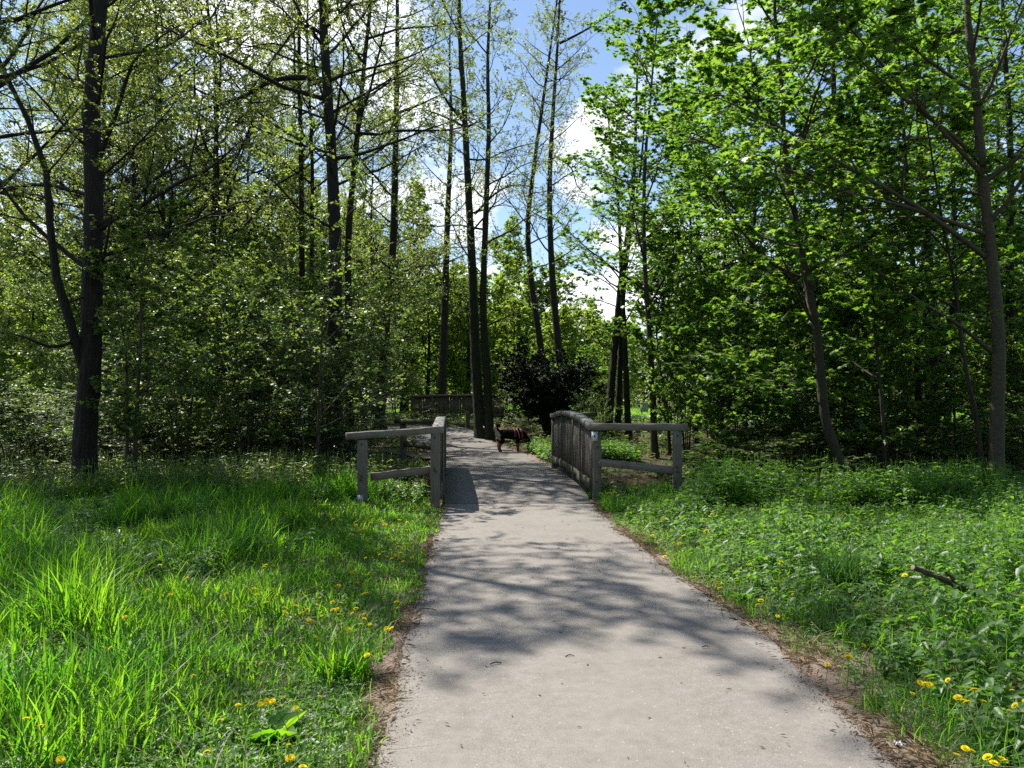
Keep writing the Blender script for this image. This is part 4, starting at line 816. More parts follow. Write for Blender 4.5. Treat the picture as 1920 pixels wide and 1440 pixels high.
# nettles and other low herbs: each a stem with crossed pairs of leaves
def herbs(name, x, y, hmin, hmax, size, pairs, mat, tint=.5, lay=.25):
    N = len(x); z = gz(x, y); h = rng.uniform(hmin, hmax, N)
    ln = rng.normal(0, .16, (N, 2)) * h[:, None]
    PP = []; DD = []; NN = []; SS = []; TT = []
    tn = np.clip(tint + rng.normal(0, .2, N), 0, 1); a0 = rng.random(N) * 6.28
    for k in range(pairs):
        t = (k + 1) / pairs; hh = h * (0.25 + .75 * t)
        for sgn in (0, math.pi):
            a = a0 + k * 1.57 + sgn + rng.normal(0, .25, N)
            d = np.stack([np.cos(a), np.sin(a), -lay + .45 * (t > .9) + rng.normal(0, .2, N)], -1)
            PP.append(np.stack([x + ln[:, 0] * t * t, y + ln[:, 1] * t * t, z + hh], -1)); DD.append(d)
            NN.append(nrm(np.array([0, 0, 1.0]) + rng.normal(0, .28, (N, 3)))); SS.append(size * (1.15 - .55 * t * (t > .9) - .1 * k) * rng.uniform(.65, 1.3, N)); TT.append(np.clip(tn + .25 * (t > .9) + rng.normal(0, .12, N), 0, 1))
    D = nrm(np.concatenate(DD)); Nn = np.concatenate(NN); Nn = nrm(Nn - D * np.sum(D * Nn, -1, keepdims=True))
    V, F = scatter(NETTLE, np.concatenate(PP), D, Nn, np.concatenate(SS))
    # stems share the mesh as thin folded strips
    s0 = np.stack([x, y, z], -1); s1 = np.stack([x + ln[:, 0], y + ln[:, 1], z + h], -1); wv = np.stack([np.cos(a0), np.sin(a0), 0 * a0], -1) * .002
    SV = np.stack([s0 - wv, s0 + wv, s1 + wv, s1 - wv], 1).reshape(-1, 3); SF = np.arange(N * 4).reshape(N, 4)
    V2, F2 = merge([(V, F), (SV, SF)])
    T = np.concatenate([np.repeat(np.concatenate(TT), 2), np.full(N, .5)])
    return fin(link(name, mesh_np(name, V2, F2, False, T), mat), None, None, None, 'stuff')
# tall grass on the left
def dl(x, y):
    e = verge_l(y) - x
    return (e > -0.03) * (0.2 + .8 * smooth01(nz(x, y, 3.1, 1) * 2.2 - .6)) * np.clip(1.25 - y / 22, .3, 1)
x, y = sample(260000, -9.5, -0.4, 2.6, 13.5, dl)
e = verge_l(y) - x
h = (0.07 + 0.14 * smooth01((e - .1) / .9) * np.where((y > 6) & (y < 12) & (e < 1.6), .45, 1) + 0.30 * np.where((y > 6) & (y < 12) & (e < 1.6), .25, 1) * smooth01(nz(x, y, 1.7, 2) * 2.2 - .75) * smooth01((e - .5) / .9)) * rng.uniform(.45, 1.3, len(x)) * (.62 + .38 * smooth01((y - 3.6) / 1.6 - x * .3 - .9))
grass('grass', x, y, h, np.where(rng.random(len(x)) < .45, rng.uniform(.003, .006, len(x)), rng.uniform(.007, .0155, len(x))) * np.clip(.8 + y * .05, 1, 1.4), .5, M['grass'], .25 + .55 * nz(x, y, 1.9, 3))
x, y = sample(170000, -7, -0.4, 2.6, 12, lambda x, y: (x < verge_l(y) + .04) * np.clip(.35 + .65 * smooth01((5.8 - y) / 2), 0, 1))
grass('grass', x, y, rng.uniform(.04, .13, len(x)), rng.uniform(.004, .009, len(x)), .7, M['grass'], .5)
x, y = sample(7000, -3.2, -0.5, 2.6, 5.4, lambda x, y: (x < verge_l(y) - .02) * (nz(x, y, 1.6, 4.4) > .4))
herbs('clover', x, y, .02, .09, .034, 2, M['herb'], .75, -.1)
x, y = sample(9000, -9.5, -0.4, 2.6, 12.5, dl)
grass('dry_grass', x, y, rng.uniform(.08, .36, len(x)), rng.uniform(.002, .005, len(x)), 1.3, M['straw'], .6)
x, y = sample(5000, 1.2, 9, 2.6, 12.5, lambda x, y: x > verge_r(y))
grass('dry_grass', x, y, rng.uniform(.06, .3, len(x)), rng.uniform(.002, .005, len(x)), 1.4, M['straw'], .6)
# short turf right up to both edges, thin grass through the nettles
def dr(x, y):
    e = x - verge_r(y)
    return (e > 0.0) * np.where(e < .35, .75, .10 + .45 * (nz(x, y, 1.6, 5) > .66))
x, y = sample(170000, 1.0, 10, 2.6, 14, dr)
e = x - verge_r(y)
h = np.where(e < .7, .05 + .09 * smooth01(e / .6), .14) * rng.uniform(.5, 1.5, len(x)) + .12 * (nz(x, y, .8, 9) > .78)
grass('grass', x, y, h, rng.uniform(.003, .007, len(x)) * np.clip(.8 + y * .05, 1, 1.4), .7, M['grass'], .3 + .4 * nz(x, y, .9, 6))
x, y = sample(30000, 1.0, 3.6, 11.5, 14, lambda x, y: (x > verge_r(y)) * .8)
grass('grass', x, y, rng.uniform(.08, .26, len(x)), rng.uniform(.005, .009, len(x)), .7, M['grass'], .3)
# stray verge tufts creeping on the bare edge
x, y = sample(90000, 1.2, 3.0, 2.8, 11, lambda x, y: (x > path_lr(y)[1] + .08) * (x < verge_r(y) + .05) * (nz(x, y, 3.1, 4) > .66) * .9)
grass('grass', x, y, rng.uniform(.02, .07, len(x)), rng.uniform(.002, .004, len(x)), .8, M['grass'], .5)
# grass farther off in the wood and on the meadows
x, y = sample(60000, -16, 16, 13.5, 30, lambda x, y: ~in_path(x, y, .3, .3) * (nz(x, y, .5, 3) > .62) * np.where(x > 1.5, .15, .5))
grass('grass', x, y, rng.uniform(.1, .3, len(x)), rng.uniform(.008, .014, len(x)), .7, M['grass'], .35)
x, y = sample(120000, -52, 50, 28, 85, lambda x, y: (((x - 22) / 33) ** 2 + ((y - 64) / 23) ** 2 < 1) | (((x + 34) / 18) ** 2 + ((y - 42) / 14) ** 2 < 1))
grass('grass', x, y, rng.uniform(.12, .3, len(x)), rng.uniform(.03, .06, len(x)), .7, M['grass'], .8)

def dn(x, y):
    e = x - verge_r(y)
    return (e > .15) * smooth01((e - .1) / .35) * (.55 + .45 * (nz(x, y, .9, 8) > .35)) * np.clip(1.3 - y / 22, .3, 1)
x, y = sample(24000, 1.2, 10.5, 2.6, 13.6, dn)
hk = .55 + 1.1 * smooth01(nz(x, y, 1.1, 3.3) * 1.8 - .5) * smooth01((x - verge_r(y)) / 1.5)
m1 = rng.random(len(x)) < .62
herbs('nettles', x[m1], y[m1], .10 * hk[m1], .34 * hk[m1], .07, 4, M['herb'], .45)
m2 = ~m1 & (nz(x, y, 1.3, 7) > .45)
herbs('herbs', x[m2], y[m2], .06, .26 * hk[m2] + .02, .042, 5, M['herb'], .75, -.15)
x, y = sample(16000, 1.1, 9, 2.6, 12, lambda x, y: (x > verge_r(y) + .05) * .8)
herbs('herbs', x, y, .03, .10, .042, 2, M['herb'], .55, .0)
x, y = sample(5000, -9, -.8, 2.6, 13, lambda x, y: (x < verge_l(y) - .05) * .75)
herbs('herbs', x, y, .03, .12, .045, 2, M['herb'], .6, .0)
x, y = sample(9000, -8, -.9, 6.5, 13.5, lambda x, y: (x < verge_l(y) - .2) * (nz(x, y, .7, 2.2) > .62))
herbs('nettles', x, y, .14, .38, .07, 4, M['herb'], .5)
# brambles and low leaves under the trees
x, y = sample(9000, -9.5, -1.4, 11.2, 16, lambda x, y: ~in_path(x, y, .9, .3) * ~((x > -3.1) & (y < 13.2)) * np.clip(.25 + 1.2 * smooth01(nz(x, y, .9, 5) * 1.9 - .6), 0, 1))
herbs('brambles', x, y, .2, .75, .075, 5, M['lf_hazel'], .6, .05)
x, y = sample(5000, 2.6, 10.5, 11.0, 13.4, lambda x, y: np.clip(.1 + 1.2 * smooth01(nz(x, y, .9, 1) * 1.9 - .75), 0, 1))
herbs('brambles', x, y, .2, .7, .08, 5, M['herb'], .5, .05)
def dw(x, y): return ~in_path(x, y, .45, .3) * np.clip(.15 + 1.1 * smooth01(nz(x, y, .55, 7) * 1.9 - .7), 0, 1) * np.where((x > 2.2) & (y > 13.4), .13, 1) * np.where((x < -2) & (y > 16.5), .4, 1)
x, y = sample(26000, -18, 15, 12.4, 24, dw)
herbs('brambles', x, y, .1, .42, .085, 4, M['lf_hazel'], .45, .1)
x, y = sample(9000, -18, 20, 23, 40, lambda x, y: ~in_path(x, y, .5, .4) * (nz(x, y, .4, 4) > .45) * np.where(x > 3, .5, 1.))
herbs('undergrowth', x, y, .15, .6, .13, 4, M['lf_hazel'], .5, .1)
x, y = sample(2600, .5, 3.2, 19.6, 27, lambda x, y: (x > path_lr(y)[1] + .25) * 1.0)
herbs('herbs', x, y, .12, .45, .10, 4, M['herb'], .45, .1)
# dead leaves on the floor of the wood
x, y = sample(60000, -18, 18, 12.5, 34, lambda x, y: ~in_path(x, y, .1, .1) * .7)
N = len(x); a = rng.random(N) * 6.28
D = np.stack([np.cos(a), np.sin(a), rng.normal(0, .25, N)], -1); Nn = nrm(np.array([0, 0, 1.0]) + rng.normal(0, .3, (N, 3)))
V, F = scatter(LEAF6, np.stack([x, y, gz(x, y) + .012], -1), D, Nn, rng.uniform(.05, .1, N))
fin(link('dead_leaves', mesh_np('dead_leaves', V, F, False, np.repeat(rng.random(N), 2)), M['litter']), kind='stuff')
# straw and dry stalks on the bare edges
x, y = sample(60000, -1.8, 2.9, 2.8, 12.4, lambda x, y: ((x > verge_l(y) - .05) & (x < path_lr(y)[0] + .03) | (x < verge_r(y) + .08) & (x > path_lr(y)[1] - .03)) * np.clip(1.3 * nz(x, y, 2.6, 1), 0, 1))
N = len(x); a = rng.random(N) * 6.28
D = np.stack([np.cos(a), np.sin(a), rng.uniform(-.05, .35, N)], -1); Nn = nrm(np.array([0, 0, 1.0]) + rng.normal(0, .4, (N, 3)))
V, F = scatter((LEAF4[0] * np.array([.09, 1, 1]), LEAF4[1]), np.stack([x, y, base_z(x, y) - .016], -1), D, Nn, rng.uniform(.03, .12, N))
fin(link('dry_grass', mesh_np('dry_grass', V, F, False, np.repeat(rng.random(N), 2)), M['straw']), kind='stuff')
# crumbs of soil spilling over the paving edge
NC = 20000
y = rng.uniform(2.7, 12.4, NC); side = rng.random(NC) < .5
off = np.abs(rng.normal(0, .055, NC)) * (.4 + 1.2 * nz(y * 0, y, 4.1, 2)) - .05
x = np.where(side, path_lr(y)[0] + off, path_lr(y)[1] - off); N = len(x); a = rng.random(N) * 6.28
D = np.stack([np.cos(a), np.sin(a), rng.normal(0, .3, N)], -1); Nn = nrm(np.array([0, 0, 1.0]) + rng.normal(0, .5, (N, 3)))
V, F = scatter((LEAF4[0] * np.array([1.2, 1, 1.0]), LEAF4[1]), np.stack([x, y, np.where(off > 0, path_z(x, y) - .006, base_z(x, y) - .016)], -1), D, Nn, rng.uniform(.003, .012, N))
M['crumb'] = leaf_mat('soil_crumb', (.20, .145, .105), (.32, .25, .19), (.1, .07, .05), (.1, .07, .05), .02, .1, .7)
fin(link('soil_crumbs', mesh_np('soil_crumbs', V, F, False, np.repeat(rng.random(N), 2)), M['crumb']), kind='stuff')
# bud scales, crumbs and twiglets on the paving and its edges
x, y = sample(9000, -1.6, 2.6, 2.8, 12.4, lambda x, y: in_path(x, y, .35, .5) * np.where((x > path_lr(y)[0] + .15) & (x < path_lr(y)[1] - .15), .035, .85))
N = len(x); a = rng.random(N) * 6.28
D = np.stack([np.cos(a), np.sin(a), rng.normal(0, .12, N)], -1); Nn = nrm(np.array([0, 0, 1.0]) + rng.normal(0, .15, (N, 3)))
inner = (x > path_lr(y)[0]) & (x < path_lr(y)[1])
tmn = (LEAF4[0] * np.array([.35, 1, 1]), LEAF4[1])
V, F = scatter(tmn, np.stack([x, y, np.where(inner, path_z(x, y) + .003, base_z(x, y) - .014)], -1), D, Nn, rng.uniform(.012, .045, N))
fin(link('path_litter', mesh_np('path_litter', V, F, False, np.repeat(rng.random(N), 2)), M['litter']), kind='stuff')
# ------------------------------------------------------------------ single plants, flowers and small things
def tuft(px, py, n, hmax, label, mat, wid=.008, rad=.12):
    g = GP(px, py); root = None
    a = rng.random(n) * 6.28; r = rad * np.sqrt(rng.random(n))
    x = g[0] + r * np.cos(a); y = g[1] + r * np.sin(a)
    V, F, sg = blades(x, y, rng.uniform(.5, 1, n) * hmax, rng.uniform(.6, 1.2, n) * wid, .55)
    o = link('grass_tuft', mesh_np('grass_tuft', V - g, F, True, np.repeat(rng.random(n), sg)), mat); o.location = g
    return fin(o, label, 'grass tuft', None)
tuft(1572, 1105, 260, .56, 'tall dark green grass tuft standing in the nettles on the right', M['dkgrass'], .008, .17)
tuft(640, 1270, 240, .34, 'arching bright grass clump hanging over the left path edge', M['grass'], .011, .16)
tuft(60, 1150, 260, .42, 'broad bladed grass clump at the left edge of the photo', M['grass'], .013, .22)
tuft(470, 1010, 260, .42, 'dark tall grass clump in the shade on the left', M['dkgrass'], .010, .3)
# dandelions: stem with a flower head
def flower_mesh():
    q = []; tn = []
    for ring, (nn, L, el) in enumerate([(17, .022, .12), (15, .017, .5), (9, .011, 1.0)]):
        a = np.arange(nn) * 2 * math.pi / nn + ring * .2
        D = np.stack([np.cos(a) * math.cos(el), np.sin(a) * math.cos(el), np.full(nn, math.sin(el))], -1)
        Nn = np.stack([-np.cos(a) * math.sin(el), -np.sin(a) * math.sin(el), np.full(nn, math.cos(el))], -1)
        q.append(scatter((LEAF4[0] * np.array([.75, 1, 1]), LEAF4[1]), np.zeros((nn, 3)), D, Nn, np.full(nn, L)))
    V, F = merge(q); return mesh_np('flower_head', V, F, False, np.full(len(F), .5))
fm = flower_mesh(); fm.materials.append(M['yellow'])
sv, sf = tubes(np.array([[[0, 0, -.2], [.004, 0, -.06], [.002, .002, -.03], [0, 0, 0]]]), np.array([[.0022, .0020, .0018, .0028]]), 5)
stm = mesh_np('dandelion', sv, sf); stm.materials.append(M['stem'])
def dandelion(p, tilt, s, label, group):
    o = bpy.data.objects.new('dandelion', stm); COL.objects.link(o); o.location = p; o.scale = (s, s, s)
    o.rotation_euler = (tilt[0], tilt[1], rng.random() * 6.28)
    h = bpy.data.objects.new('flower_head', fm); COL.objects.link(h); h.parent = o
    fin(o, label, 'flower', group)
clusters = [
 ('yellow dandelion in the big bunch at the left path edge by the bridge', 'dandelions bunched at the left path edge', [(733, 1030), (747, 1025), (760, 1030), (768, 1027), (752, 1036), (742, 1040), (727, 1044), (735, 1046), (757, 1043), (773, 1044), (757, 1052), (762, 1020), (700, 1045), (788, 1004), (758, 1005), (733, 1018), (750, 1020)]),
 ('small yellow flower of the loose drift left of the path below the railing wing', 'yellow flowers below the left railing wing', [(612, 984), (625, 973), (640, 974), (668, 984), (674, 993), (695, 980), (697, 978), (712, 974), (722, 983), (735, 985), (744, 994), (764, 989), (749, 974), (764, 979), (762, 993), (686, 993)]),
 ('yellow dandelion in the grass halfway down the left side', 'yellow flowers halfway down the left grass', [(637, 1096), (671, 1092), (705, 1088), (683, 1112), (690, 1110), (626, 1127), (641, 1129), (598, 1133), (568, 1147), (579, 1149), (582, 1160), (634, 1140), (626, 1141), (638, 1150), (662, 1148), (669, 1139), (685, 1149), (678, 1168), (685, 1158), (695, 1168), (643, 1167), (655, 1177), (726, 1176), (735, 1176), (745, 1127), (747, 1138), (535, 1137), (538, 1147), (556, 1134), (578, 1141), (512, 1104), (520, 1116), (503, 1128), (484, 1113), (478, 1102), (497, 1062), (500, 1058), (660, 1072), (667, 1070)]),
 ('yellow dandelion scattered in the tall grass on the left', 'yellow flowers scattered in the tall left grass', [(303, 1058), (250, 1075), (280, 1105), (353, 1083), (195, 1102), (427, 1111), (323, 1113), (238, 1155), (212, 1212), (481, 946), (546, 949), (538, 962), (541, 938), (57, 1342), (85, 1355), (122, 1418), (417, 1345), (393, 1404), (548, 1415), (572, 1432), (514, 1311), (505, 1311), (493, 1316), (558, 1323), (545, 1391), (690, 1225), (2, 1300)]),
 ('yellow dandelion of the bunch on the bare right path edge', 'dandelions bunched on the right path edge', [(1344, 1081), (1334, 1088), (1345, 1090), (1340, 1099), (1348, 1101), (1347, 1116), (1424, 1124), (1418, 1132), (1455, 1153), (1224, 998), (1222, 1003), (1273, 1018), (1262, 1018), (1245, 1042), (1405, 1057), (1452, 1089), (1451, 1102), (1463, 1053), (1488, 1043)]),
 ('yellow dandelion beside the foot of the right railing wing', 'dandelions by the right railing wing', [(1149, 912), (1153, 923), (1279, 969), (1243, 970), (1241, 973), (1333, 964), (1430, 957), (1574, 966), (1280, 1004), (1323, 995)]),
 ('large yellow dandelion in the nettles at lower right', 'dandelions in the lower right nettles', [(1615, 1207), (1584, 1223), (1588, 1228), (1582, 1229), (1547, 1242), (1693, 1077), (1848, 1106), (1914, 1137), (1771, 1271), (1720, 1276), (1728, 1278), (1737, 1280), (1705, 1296), (1789, 1303), (1800, 1309), (1806, 1312), (1838, 1311), (1820, 1289), (1890, 1290), (1895, 1318), (1884, 1328), (1914, 1309), (1912, 1331), (1786, 1410), (1802, 1397), (1814, 1402), (1855, 1424), (1870, 1416), (1875, 1420), (1843, 1413)]),
]
for lab, grp, pts in clusters:
    for (px, py) in pts:
        hh = (.27 if px < 560 and py < 1400 else .2) if px < 960 else .22
        p = GP(px, py, hh); p[2] += hh
        dandelion(p, (R(rng.uniform(5, 45)), R(rng.uniform(-25, 25))), rng.uniform(.7, 1.15) * (.9 + .10 * max(0, p[1] - 5)), lab, grp)
# small buttercup-like ones strewn along both verges
for k in range(58):
    yy = rng.uniform(3.6, 11.5); left = k % 3 != 0
    xx = float(verge_l(yy)) - abs(rng.normal(.15, .7)) if left else float(verge_r(yy)) + abs(rng.normal(.2, .8))
    p = np.array([xx, yy, float(gz(xx, yy)) + rng.uniform(.12, .2)])
    dandelion(p, (R(rng.uniform(0, 50)), R(rng.uniform(-30, 30))), rng.uniform(.42, .75), 'tiny yellow flower strewn along the left verge' if left else 'tiny yellow flower strewn along the right verge', 'tiny flowers of the left verge' if left else 'tiny flowers of the right verge')
# seed head
p = GP(1716, 1029, .25); p[2] += .25
q = empty('dandelion_clock', tuple(p)); fin(q, 'round white dandelion seed head above the nettles on the right', 'flower')
n = 160; z = 1 - 2 * (np.arange(n) + .5) / n; a = np.arange(n) * 2.39996
D = np.stack([np.sqrt(1 - z * z) * np.cos(a), np.sqrt(1 - z * z) * np.sin(a), z], -1)
V, F = scatter((LEAF4[0] * np.array([.6, 1, 1]), LEAF4[1]), D * .012, D, nrm(np.cross(D, np.array([.3, .2, .9]))), np.full(n, .014))
link('seed_head', mesh_np('seed_head', V, F, False, np.full(len(F), .5)), M['fluff'], q)
link('stem', mesh_np('stem', *tubes(np.array([[[0, 0, -.24], [.006, 0, -.12], [0, 0, -.005]]]), np.array([[.0025, .0022, .002]]), 5)), M['stem'], q)

# broad leaved rosettes
def rosette(px, py, n, L, label, mat):
    g = GP(px, py); a = np.arange(n) * 2.4 + rng.random(); el = rng.uniform(.25, .9, n)
    D = np.stack([np.cos(a) * np.cos(el), np.sin(a) * np.cos(el), np.sin(el)], -1)
    Nn = np.stack([-np.cos(a) * np.sin(el), -np.sin(a) * np.sin(el), np.cos(el)], -1)
    tv = LEAF6[0] * np.array([.75, 1, 2.0])
    V, F = scatter((tv, LEAF6[1]), np.zeros((n, 3)), D, Nn, L * rng.uniform(.6, 1.1, n))
    o = link('leaf_rosette', mesh_np('leaf_rosette', V, F, False, np.repeat(rng.random(n), 2)), mat); o.location = g
    fin(o, label, 'plant')
rosette(520, 1385, 18, .20, 'broad leaved dock rosette in the grass at bottom left', M['grass'])
rosette(1390, 1125, 26, .16, 'toothed dandelion rosette spreading on the right path edge', M['herb'])

# fallen branches and log
def branch(name, pts, r0, r1, label, cat, mat, side=None):
    p = catmull(pts, 22); base = p[0].copy(); e = fin(empty(name, tuple(base)), label, cat)
    V, F = tubes(p[None], np.linspace(r0, r1, 22)[None], 9, lump=.07); link('stem', mesh_np('stem', V - base, F), mat, e)
    if side is not None:
        s = catmull(side, 8); V, F = tubes(s[None], np.linspace(r1 * 1.1, r1 * .5, 8)[None], 7, lump=.06); link('side_shoot', mesh_np('side_shoot', V - base, F), mat, e)
    q = []
    for pt, rr, d in ((p[0], r0, p[0] - p[1]), (p[-1], r1, p[-1] - p[-2])):
        d = d / np.linalg.norm(d); u = nrm(np.cross(d, [0, 0, 1.0])[None])[0]; v = np.cross(u, d); a = np.arange(8) * math.pi / 4
        q.append((np.concatenate([[pt + d * .004], pt + rr * .97 * (np.cos(a)[:, None] * u + np.sin(a)[:, None] * v)]), np.array([[0, 1 + k, 1 + (k + 1) % 8] for k in range(8)])))
    V, F = merge(q); link('cut_end', mesh_np('cut_end', V - base, F), plain_mat('cut_wood', (.24, .18, .11), .8), e)
    return e
g = GP(1815, 1125); g[2] += .12
branch('fallen_branch', [g + np.array([0.02, 0.0, -.02]), P(1795, 1098, g[1] - .45), P(1755, 1080, g[1] - .52), P(1708, 1062, g[1] - .6)], .030, .018, 'short dark fallen branch sticking out of the nettles on the right', 'branch', M['stick'], [P(1786, 1092, g[1] - .47), P(1782, 1082, g[1] - .5), P(1770, 1072, g[1] - .52)])
a = G(1345, 29); b = G(1520, 29.5); a[2] += .35; b[2] += .42
branch('fallen_log', [a, (a + b) / 2 + np.array([0, 0, -.03]), b], .17, .20, 'long brown fallen log lying on the dark floor of the right wood', 'log', M['bark_maple'])
g = GP(1590, 900)
branch('fallen_branch', [G(1500, 17.5) + np.array([0, 0, .15]), G(1640, 17.8) + np.array([0, 0, .35]), G(1760, 17.2) + np.array([0, 0, .2])], .03, .015, 'thin dead branch lying across the dark litter behind the bent maple', 'branch', M['bark_dark'])
# twigs on the paving
for k, (px, py, L, an, lab) in enumerate([(803, 1147, .16, -.4, 'small dark curved twig lying near the left edge of the path'), (930, 1248, .08, .5, 'tiny dark twig in the middle of the path'), (1068, 1234, .06, .3, 'small reddish twig on the sunlit middle of the path'), (1321, 1217, .05, 0, 'tiny reddish twig toward the right of the path')]):
    g = GP(px, py); g[2] = float(path_z(g[0], g[1])) + .005
    d = np.array([math.cos(an), math.sin(an) * .6, 0]); pts = [g - d * L / 2, g + np.array([0, L * .12, .006]), g + d * L / 2]
    V, F = tubes(catmull(pts, 8)[None], np.linspace(.004, .0025, 8)[None], 5, lump=.1)
    o = link('twig', mesh_np('twig', V - g, F), M['bark_dark'], None); o.location = g; fin(o, lab, 'twig')
# crumpled pale scrap at the lower right edge
g = GP(1680, 1393); nn = 9
X, Y = np.meshgrid(np.linspace(-.022, .022, nn), np.linspace(-.016, .016, nn)); Z = .012 + .009 * rng.normal(0, 1, X.shape)
V = np.stack([X + .006 * rng.normal(0, 1, X.shape), Y, Z], -1).reshape(-1, 3); i = np.arange(nn * nn).reshape(nn, nn)
o = link('paper_scrap', mesh_np('paper_scrap', V, np.stack([i[:-1, :-1], i[:-1, 1:], i[1:, 1:], i[1:, :-1]], -1).reshape(-1, 4)), plain_mat('pale_scrap', (.30, .33, .36), .5)); o.location = g
sd = o.modifiers.new('thick', 'SOLIDIFY'); sd.thickness = .0015
fin(o, 'crumpled pale scrap on the bare right path edge', 'litter')
# round white marker on the mossy trunk
p = P(907.5, 801, 29.72)
V, F = tubes(np.array([[[0, .03, 0], [0, 0, 0], [0, -.012, 0], [0, -.016, 0]]]), np.array([[.034, .036, .030, .001]]), 14)
o = link('trunk_marker', mesh_np('trunk_marker', V, F), M['plate']); o.location = p; fin(o, 'small round white marker fixed low on the mossy double alder', 'marker')

# litter bin on the far meadow
g = G(1208, 58); bn = fin(empty('litter_bin', tuple(g)), 'grey litter bin on legs beside the far gravel path', 'bin')
q = Parts()
for k in range(16):
    a = k * math.pi / 8; q.box((.27 * math.cos(a), .27 * math.sin(a), .58), (.02, .10, .62), [[math.cos(a), -math.sin(a), 0], [math.sin(a), math.cos(a), 0], [0, 0, 1]])
link('body', q.mesh('body'), plain_mat('bin_grey', (.16, .18, .20), .5), bn)
V, F = tubes(np.array([[[0, 0, .88], [0, 0, .90], [0, 0, .95], [0, 0, .99], [0, 0, 1.0]]]), np.array([[.30, .33, .33, .26, .01]]), 18); link('lid', mesh_np('lid', V, F), plain_mat('bin_lid', (.11, .13, .16), .4), bn)
for sx in (-.2, .2): post('leg', g[0] + sx, g[1], g[2] - .1, g[2] + .3, .06, M['zinc'], bn)

# ------------------------------------------------------------------ dog
def skin_chain(name, verts, edges, radii, parent, loc, sub=2):
    me = bpy.data.meshes.new(name); me.from_pydata(verts, edges, [])
    o = bpy.data.objects.new(name, me); COL.objects.link(o); o.location = loc
    if parent is not None: o.parent = parent
    sk = o.modifiers.new('skin', 'SKIN'); sk.use_smooth_shade = True
    for v, r in zip(me.skin_vertices[0].data, radii): v.radius = (r[0], r[1]) if isinstance(r, tuple) else (r, r)
    me.skin_vertices[0].data[0].use_root = True
    sb = o.modifiers.new('sub', 'SUBSURF'); sb.levels = sub; sb.render_levels = sub
    dg = bpy.context.evaluated_depsgraph_get(); ev = o.evaluated_get(dg); m2 = bpy.data.meshes.new_from_object(ev)
    o.modifiers.clear(); o.data = m2; m2.name = name
    return o
dl_ = G(958, 25.3); dl_[2] = float(base_z(dl_[0], dl_[1])) - .015
# x runs from rump (left) to head (right), facing right and a little away, nose to the ground
vs = [(-.33, 0, .53), (-.18, 0, .545), (0, 0, .53), (.18, 0, .54), (.31, .01, .53), (.42, .02, .47), (.50, .03, .37), (.555, .035, .30), (.63, .04, .225), (.665, .042, .195),      # 0-9 spine, neck, skull, muzzle
      (-.40, 0, .60), (-.47, .01, .69), (-.455, .01, .78), (-.38, .01, .815), (-.32, .01, .79),                                                       # 10-14 tail curling up
      (-.31, .10, .44), (-.25, .11, .33), (-.36, .11, .20), (-.335, .11, .05), (-.29, .11, .025),                                                       # 15-19 hind leg far
      (-.33, -.10, .44), (-.27, -.11, .33), (-.385, -.11, .20), (-.36, -.11, .05), (-.315, -.11, .025),                                                 # 20-24 hind leg near
      (.25, .095, .42), (.235, .10, .29), (.25, .10, .16), (.25, .10, .045), (.29, .10, .022),                                                          # 25-29 fore leg far
      (.21, -.095, .42), (.17, -.10, .29), (.19, -.10, .16), (.185, -.10, .045), (.225, -.10, .022)]                                                    # 30-34 fore leg near
es = [(0, 1), (1, 2), (2, 3), (3, 4), (4, 5), (5, 6), (6, 7), (7, 8), (8, 9), (0, 10), (10, 11), (11, 12), (12, 13), (13, 14)]
for r0, s in ((0, 15), (0, 20), (3, 25), (3, 30)): es += [(r0, s), (s, s + 1), (s + 1, s + 2), (s + 2, s + 3), (s + 3, s + 4)]
rs = [.155, .16, .16, .175, .16, .13, .10, .092, .055, .038, .085, .09, .085, .07, .03] + [.105, .075, .048, .038, .038] * 2 + [.09, .062, .047, .039, .04] * 2
dog = skin_chain('dog', vs, es, rs, None, tuple(dl_))
dog.rotation_euler = (0, 0, R(16)); dog.scale = (1.06, 1.06, 1.06)
fin(dog, 'black and tan dog with raised curled tail sniffing at the right edge of the path', 'dog')
fur = []
for nm, c in (('black_fur', (.005, .0047, .0047)), ('tan_fur', (.16, .085, .04)), ('cream_fur', (.42, .36, .29)), ('nose_black', (.01, .01, .01))): fur.append(plain_mat(nm, c, .95, .35, 60))
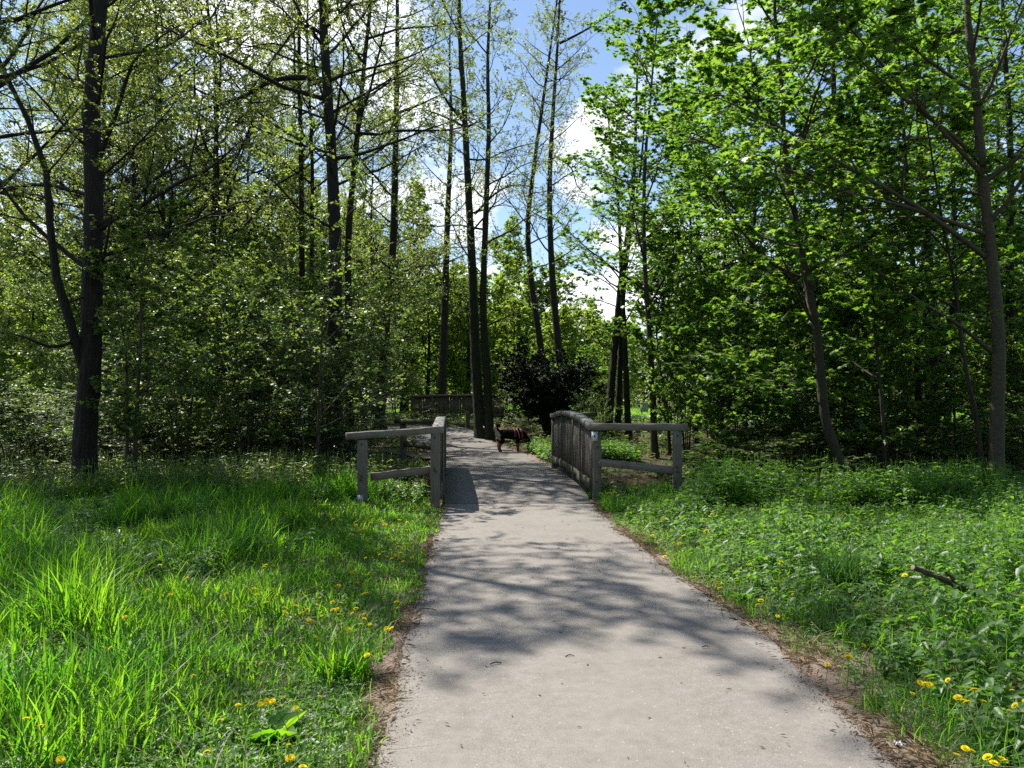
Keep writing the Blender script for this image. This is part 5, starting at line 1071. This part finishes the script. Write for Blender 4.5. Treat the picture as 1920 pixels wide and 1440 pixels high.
for m in fur: m.node_tree.nodes['Principled BSDF'].inputs['Specular IOR Level'].default_value = .15
for m in fur: dog.data.materials.append(m)
for p in dog.data.polygons:
    c = p.center; k = 0
    if c.z < .27 and c.x < .45: k = 1
    if c.x < -.385 and c.z < .80 and c.z > .52 and p.normal.x < -.2: k = 2          # underside of the raised tail
    if c.x < -.36 and .33 < c.z < .52 and p.normal.x < -.5: k = 2                   # pale breeches
    if c.x > .56 and c.z < .25: k = 1
    if c.x > .668: k = 3
    if c.x > .30 and c.z < .40 and c.x < .44: k = 1
    p.material_index = k
q = []
for s in (-1, 1): q.append(scatter((LEAF6[0] * np.array([1.0, 1, 3]), LEAF6[1]), np.array([[.49, .03 + s * .07, .41]]), np.array([[.05, s * .35, -.9]]), np.array([[0.3, s * .9, .2]]), np.array([.11])))
V, F = merge(q); me_ = mesh_np('ear', V, F); o = link('ear', me_, fur[0], dog); o.modifiers.new('t', 'SOLIDIFY').thickness = .012
def band(name, x0, x1, cz, rr, mat, rz=1.0, tilt=0.0):
    a = np.linspace(0, 2 * math.pi, 25)[:-1]
    ring = lambda x, k: np.stack([x + tilt * rr * np.sin(a), rr * k * np.cos(a), cz + rr * k * rz * np.sin(a)], -1)
    rows = [ring(x0, 1.0), ring(x0 + .004, 1.03), ring(x1 - .004, 1.03), ring(x1, 1.0)]
    V = np.concatenate(rows); i = np.arange(96).reshape(4, 24)
    F = np.stack([i[:-1], np.roll(i[:-1], -1, 1), np.roll(i[1:], -1, 1), i[1:]], -1).reshape(-1, 4)
    return link(name, mesh_np(name, V, F), mat, dog)
red = plain_mat('harness_red', (.20, .012, .03), .6); wht = plain_mat('reflective_white', (.4, .4, .42), .4)
band('harness_strap', .06, .12, .53, .178, red); band('harness_strap', .27, .33, .53, .182, red, 1.0, -.15); band('reflective_strip', .185, .205, .532, .184, wht, 1.0, -.25)
q = Parts(); q.box((.19, 0, .705), (.24, .12, .025), None, jit=.002); link('harness_saddle', q.mesh('harness_saddle'), red, dog)
